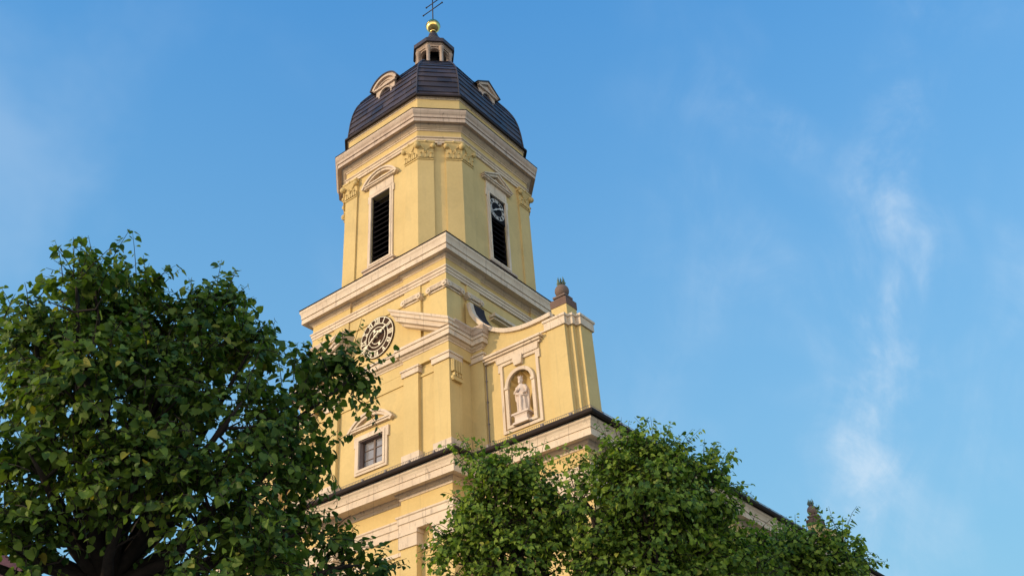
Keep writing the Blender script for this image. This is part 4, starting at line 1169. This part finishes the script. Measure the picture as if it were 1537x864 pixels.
# ------------------------------------------------------------------ lime trees
def lime_tree(name, label, root, fork_z, blobs, twigs, shoots, leaf, mat, seed, trunk_r=.17, airy=1.0, shoot=(.40, .45), grp='lime trees in front of the church'):
    rng = np.random.default_rng(seed)
    t = thing(name, label, 'tree', root, grp)
    tr = MB(); rx, ry = root[0], root[1]
    tr.tube([(rx, ry, 0), (rx + .02, ry, fork_z * .4), (rx - .02, ry + .03, fork_z * .75), (rx, ry, fork_z)], [trunk_r * 1.5, trunk_r * 1.1, trunk_r, trunk_r * .95], 12)
    fork = np.array([rx, ry, fork_z])
    cs = np.array([b_[0] for b_ in blobs]); rs = np.array([b_[1] for b_ in blobs])
    for c_, r_ in zip(cs, rs):
        mid = fork * .5 + c_ * .5 + rng.normal(size=3) * .12 + np.array([0, 0, -.10])
        q1 = fork * .75 + mid * .25; tip = c_ + (c_ - fork) / np.linalg.norm(c_ - fork) * r_ * .5
        k = trunk_r * (.42 + .3 * rng.random()) * min(1, .25 + 1.3 * r_)
        tr.tube([fork + rng.normal(size=3) * .02, q1, mid, c_, tip], [k, k * .85, k * .6, k * .32, k * .1], 6)
        for _ in range(int(6 + 6 * r_)):
            d = rng.normal(size=3); d /= np.linalg.norm(d); d[2] = abs(d[2]) * .7 + d[2] * .3
            s_ = mid + (c_ - mid) * rng.random()
            tr.tube([s_, s_ + d * r_ * .5 + rng.normal(size=3) * .03, s_ + d * r_ * .95 + np.array([0, 0, .06])], [k * .24, k * .16, .005], 4, caps=False)
    V = []; F = []
    n_tw = MB()
    def put_leaf(p, d, up, s):
        # heart-shaped lime leaf folded along its midrib
        d = d / (np.linalg.norm(d) + 1e-9)
        side = np.cross(d, up); ln = np.linalg.norm(side)
        side = side / ln if ln > 1e-6 else np.array([1., 0, 0])
        nn = np.cross(side, d)
        fold = .10 + .35 * rng.random(); curl = -.15 - .3 * rng.random()
        o = len(V)
        pts = [(0, .08, 0), (.27, -.06, 1), (.50, .10, 1), (.53, .42, 1), (.33, .78, 1), (0, 1.12, 0), (-.33, .78, 1), (-.53, .42, 1), (-.50, .10, 1), (-.27, -.06, 1), (0, .5, 0)]
        for a, b_, k in pts:
            q = p + s * (side * a + d * b_ + nn * (abs(a) * fold + curl * b_ * b_ * .5))
            V.append(q)
        F.extend([(o, o + 1, o + 2, o + 10), (o + 10, o + 2, o + 3), (o + 10, o + 3, o + 4, o + 5), (o + 10, o + 5, o + 6, o + 7), (o + 10, o + 7, o + 8), (o, o + 10, o + 8, o + 9)])
    def twig(p0, d, L, nl, s, droop=.25, thick=.007, face=None):
        d = d / np.linalg.norm(d)
        pts = [p0 + d * L * q + np.array([0, 0, -droop * L * q * q]) for q in np.linspace(0, 1, 4)]
        n_tw.tube(pts, [thick, thick * .8, thick * .6, thick * .35], 3, caps=False)
        for i in range(nl):
            q = (i + .5 + .4 * rng.random()) / nl
            p = p0 + d * L * q + np.array([0, 0, -droop * L * q * q])
            sd = np.cross(d, rng.normal(size=3)); sd /= np.linalg.norm(sd)
            ld = sd * (.8 if i % 2 else -.8) + d * .5 + np.array([0, 0, -.55 - .4 * rng.random()])
            up = np.array([0, 0, .45]) + rng.normal(size=3) * .5 + face * .9
            put_leaf(p + ld / np.linalg.norm(ld) * .03, ld, up, s * (.5 + .75 * rng.random()) * (1.05 - .3 * q))
    wts = rs ** 2 / (rs ** 2).sum()
    wtop = rs * np.exp((cs[:, 2] - cs[:, 2].max()) * .9); wtop /= wtop.sum()
    for _ in range(twigs):
        k = rng.choice(len(rs), p=wts)
        d = rng.normal(size=3); d /= np.linalg.norm(d)
        if d[2] < -.3 and rng.random() < .5: d[2] = -d[2]
        rad = rs[k] * (.35 + .65 * rng.random() ** .6)
        # lumpy crown: the reach varies with direction
        lump = .80 + .30 * math.sin(5 * d[0] + k) * math.cos(4 * d[1] + 2 * k) + .12 * math.sin(9 * d[2] + 3 * k)
        p0 = cs[k] + d * rad * lump
        hollow = math.sin(3.9 * p0[0] + 1.3 + seed) * math.sin(4.3 * p0[1] + .5) * math.sin(4.1 * p0[2] + 2.0 + seed)
        if hollow < -.18 * airy and rng.random() < .88: continue
        dd = d + rng.normal(size=3) * .55 + np.array([0, 0, .25])
        twig(p0, dd, .22 + .28 * rng.random(), rng.integers(6, 11), leaf, .3, .007, d)
    for _ in range(shoots):
        k = rng.choice(len(rs), p=wts)
        k = rng.choice(len(rs), p=wtop)
        d = rng.normal(size=3); d /= np.linalg.norm(d); d[2] = abs(d[2]) * .8 + .25
        p0 = cs[k] + d / np.linalg.norm(d) * rs[k] * .72
        dd = d * .8 + np.array([0, 0, .55 + .6 * rng.random()]) + rng.normal(size=3) * .3
        twig(p0, dd, shoot[0] + shoot[1] * rng.random(), rng.integers(9, 15), leaf * 1.12, .14 + .25 * rng.random(), .006, d)
    tr.build('trunk', M['bark'], t)
    n_tw.build('twigs', M['bark'], t, recalc=False)
    c = MB(); c.v = V; c.f = [list(f) for f in F]; c.sm = [True] * len(F)
    c.build('crown', mat, t, recalc=False)
    return t

L_BLOBS = [([9.85, -17.30, 7.02], 0.30), ([9.28, -16.96, 4.63], 0.45), ([9.07, -17.24, 6.80], 0.46), ([9.14, -16.52, 7.14], 0.46), ([9.56, -15.79, 7.30], 0.46), ([10.12, -15.45, 6.90], 0.42),
           ([9.75, -16.95, 6.15], 0.58), ([9.82, -16.2, 6.35], 0.64), ([10.42, -15.78, 5.95], 0.54), ([10.28, -14.95, 6.52], 0.35), ([10.47, -14.26, 6.95], 0.30), ([10.08, -14.46, 7.05], 0.24),
           ([10.40, -15.05, 5.78], 0.36), ([10.30, -14.43, 5.86], 0.25), ([9.45, -17.05, 5.30], 0.56), ([8.2, -15.4, 5.9], 0.52), ([10.22, -15.68, 5.14], 0.64), ([10.23, -14.80, 5.02], 0.48),
           ([10.39, -14.06, 4.84], 0.34), ([10.44, -13.68, 4.74], 0.24), ([8.62, -17.62, 5.75], 0.46), ([8.9, -17.45, 4.65], 0.45), ([10.5, -15.56, 4.37], 0.60), ([8.75, -16.9, 6.35], 0.38),
           ([9.0, -15.6, 6.75], .44), ([9.95, -16.4, 5.3], .46), ([9.45, -16.42, 7.62], .18), ([9.85, -15.62, 7.66], .20), ([9.55, -17.0, 7.40], .20)]
lime_tree('lime_tree', 'large dark lime tree with broad crown covering the left of the church', (8.9, -15.9, 0), 4.6, L_BLOBS, 3000, 260, .088, M['leaf_a'], 3, .19, .45, (.30, .5))
R2_BLOBS = [([10.07, -10.62, 6.75], 0.45), ([9.74, -10.65, 6.28], 0.58), ([10.1, -10.21, 6.49], 0.58), ([10.22, -10.2, 6.9], 0.26), ([9.72, -10.73, 6.97], 0.33), ([9.87, -10.32, 5.73], 0.90), ([9.41, -10.73, 5.85], 0.50), ([10.25, -9.80, 6.12], 0.52), ([9.6, -10.2, 5.0], .8)]
lime_tree('lime_tree', 'narrow lime tree with sparse shoots directly below the statue niche', (9.8, -10.4, 0), 4.4, R2_BLOBS, 1750, 100, .074, M['leaf_b'], 11, .14, 1.2, (.32, .50))
R3_BLOBS = [([11.52, -9.91, 6.66], 0.42), ([11.99, -9.52, 6.82], 0.42), ([12.36, -8.90, 6.56], 0.46), ([11.06, -9.97, 6.34], 0.58), ([11.9, -9.69, 6.12], 0.80), ([12.30, -8.85, 6.12], 0.46), ([11.44, -9.67, 5.39], 0.87), ([12.3, -8.76, 5.37], 0.70), ([11.74, -9.92, 6.95], 0.27), ([11.45, -8.31, 6.27], 0.80), ([11.7, -9.2, 4.8], .85)]
lime_tree('lime_tree', 'bushy bright green lime tree hiding the right corner of the lower church wall', (11.7, -9.2, 0), 4.4, R3_BLOBS, 3000, 150, .074, M['leaf_b'], 23, .15, 1.2, (.32, .50))
R4_BLOBS = [([12.50, -6.72, 5.96], 0.34), ([12.95, -6.55, 5.98], 0.34), ([13.24, -6.4, 5.96], 0.36), ([12.69, -6.7, 5.75], 0.62), ([12.01, -6.86, 6.14], 0.34), ([13.16, -6.1, 5.76], 0.38), ([12.16, -6.17, 5.93], 0.55), ([12.6, -6.4, 5.0], .7)]
lime_tree('lime_tree', 'rightmost and lowest of the lime trees, in front of the far ball finial', (12.7, -6.5, 0), 4.4, R4_BLOBS, 1400, 50, .074, M['leaf_b'], 37, .14, 1.2, (.32, .50))
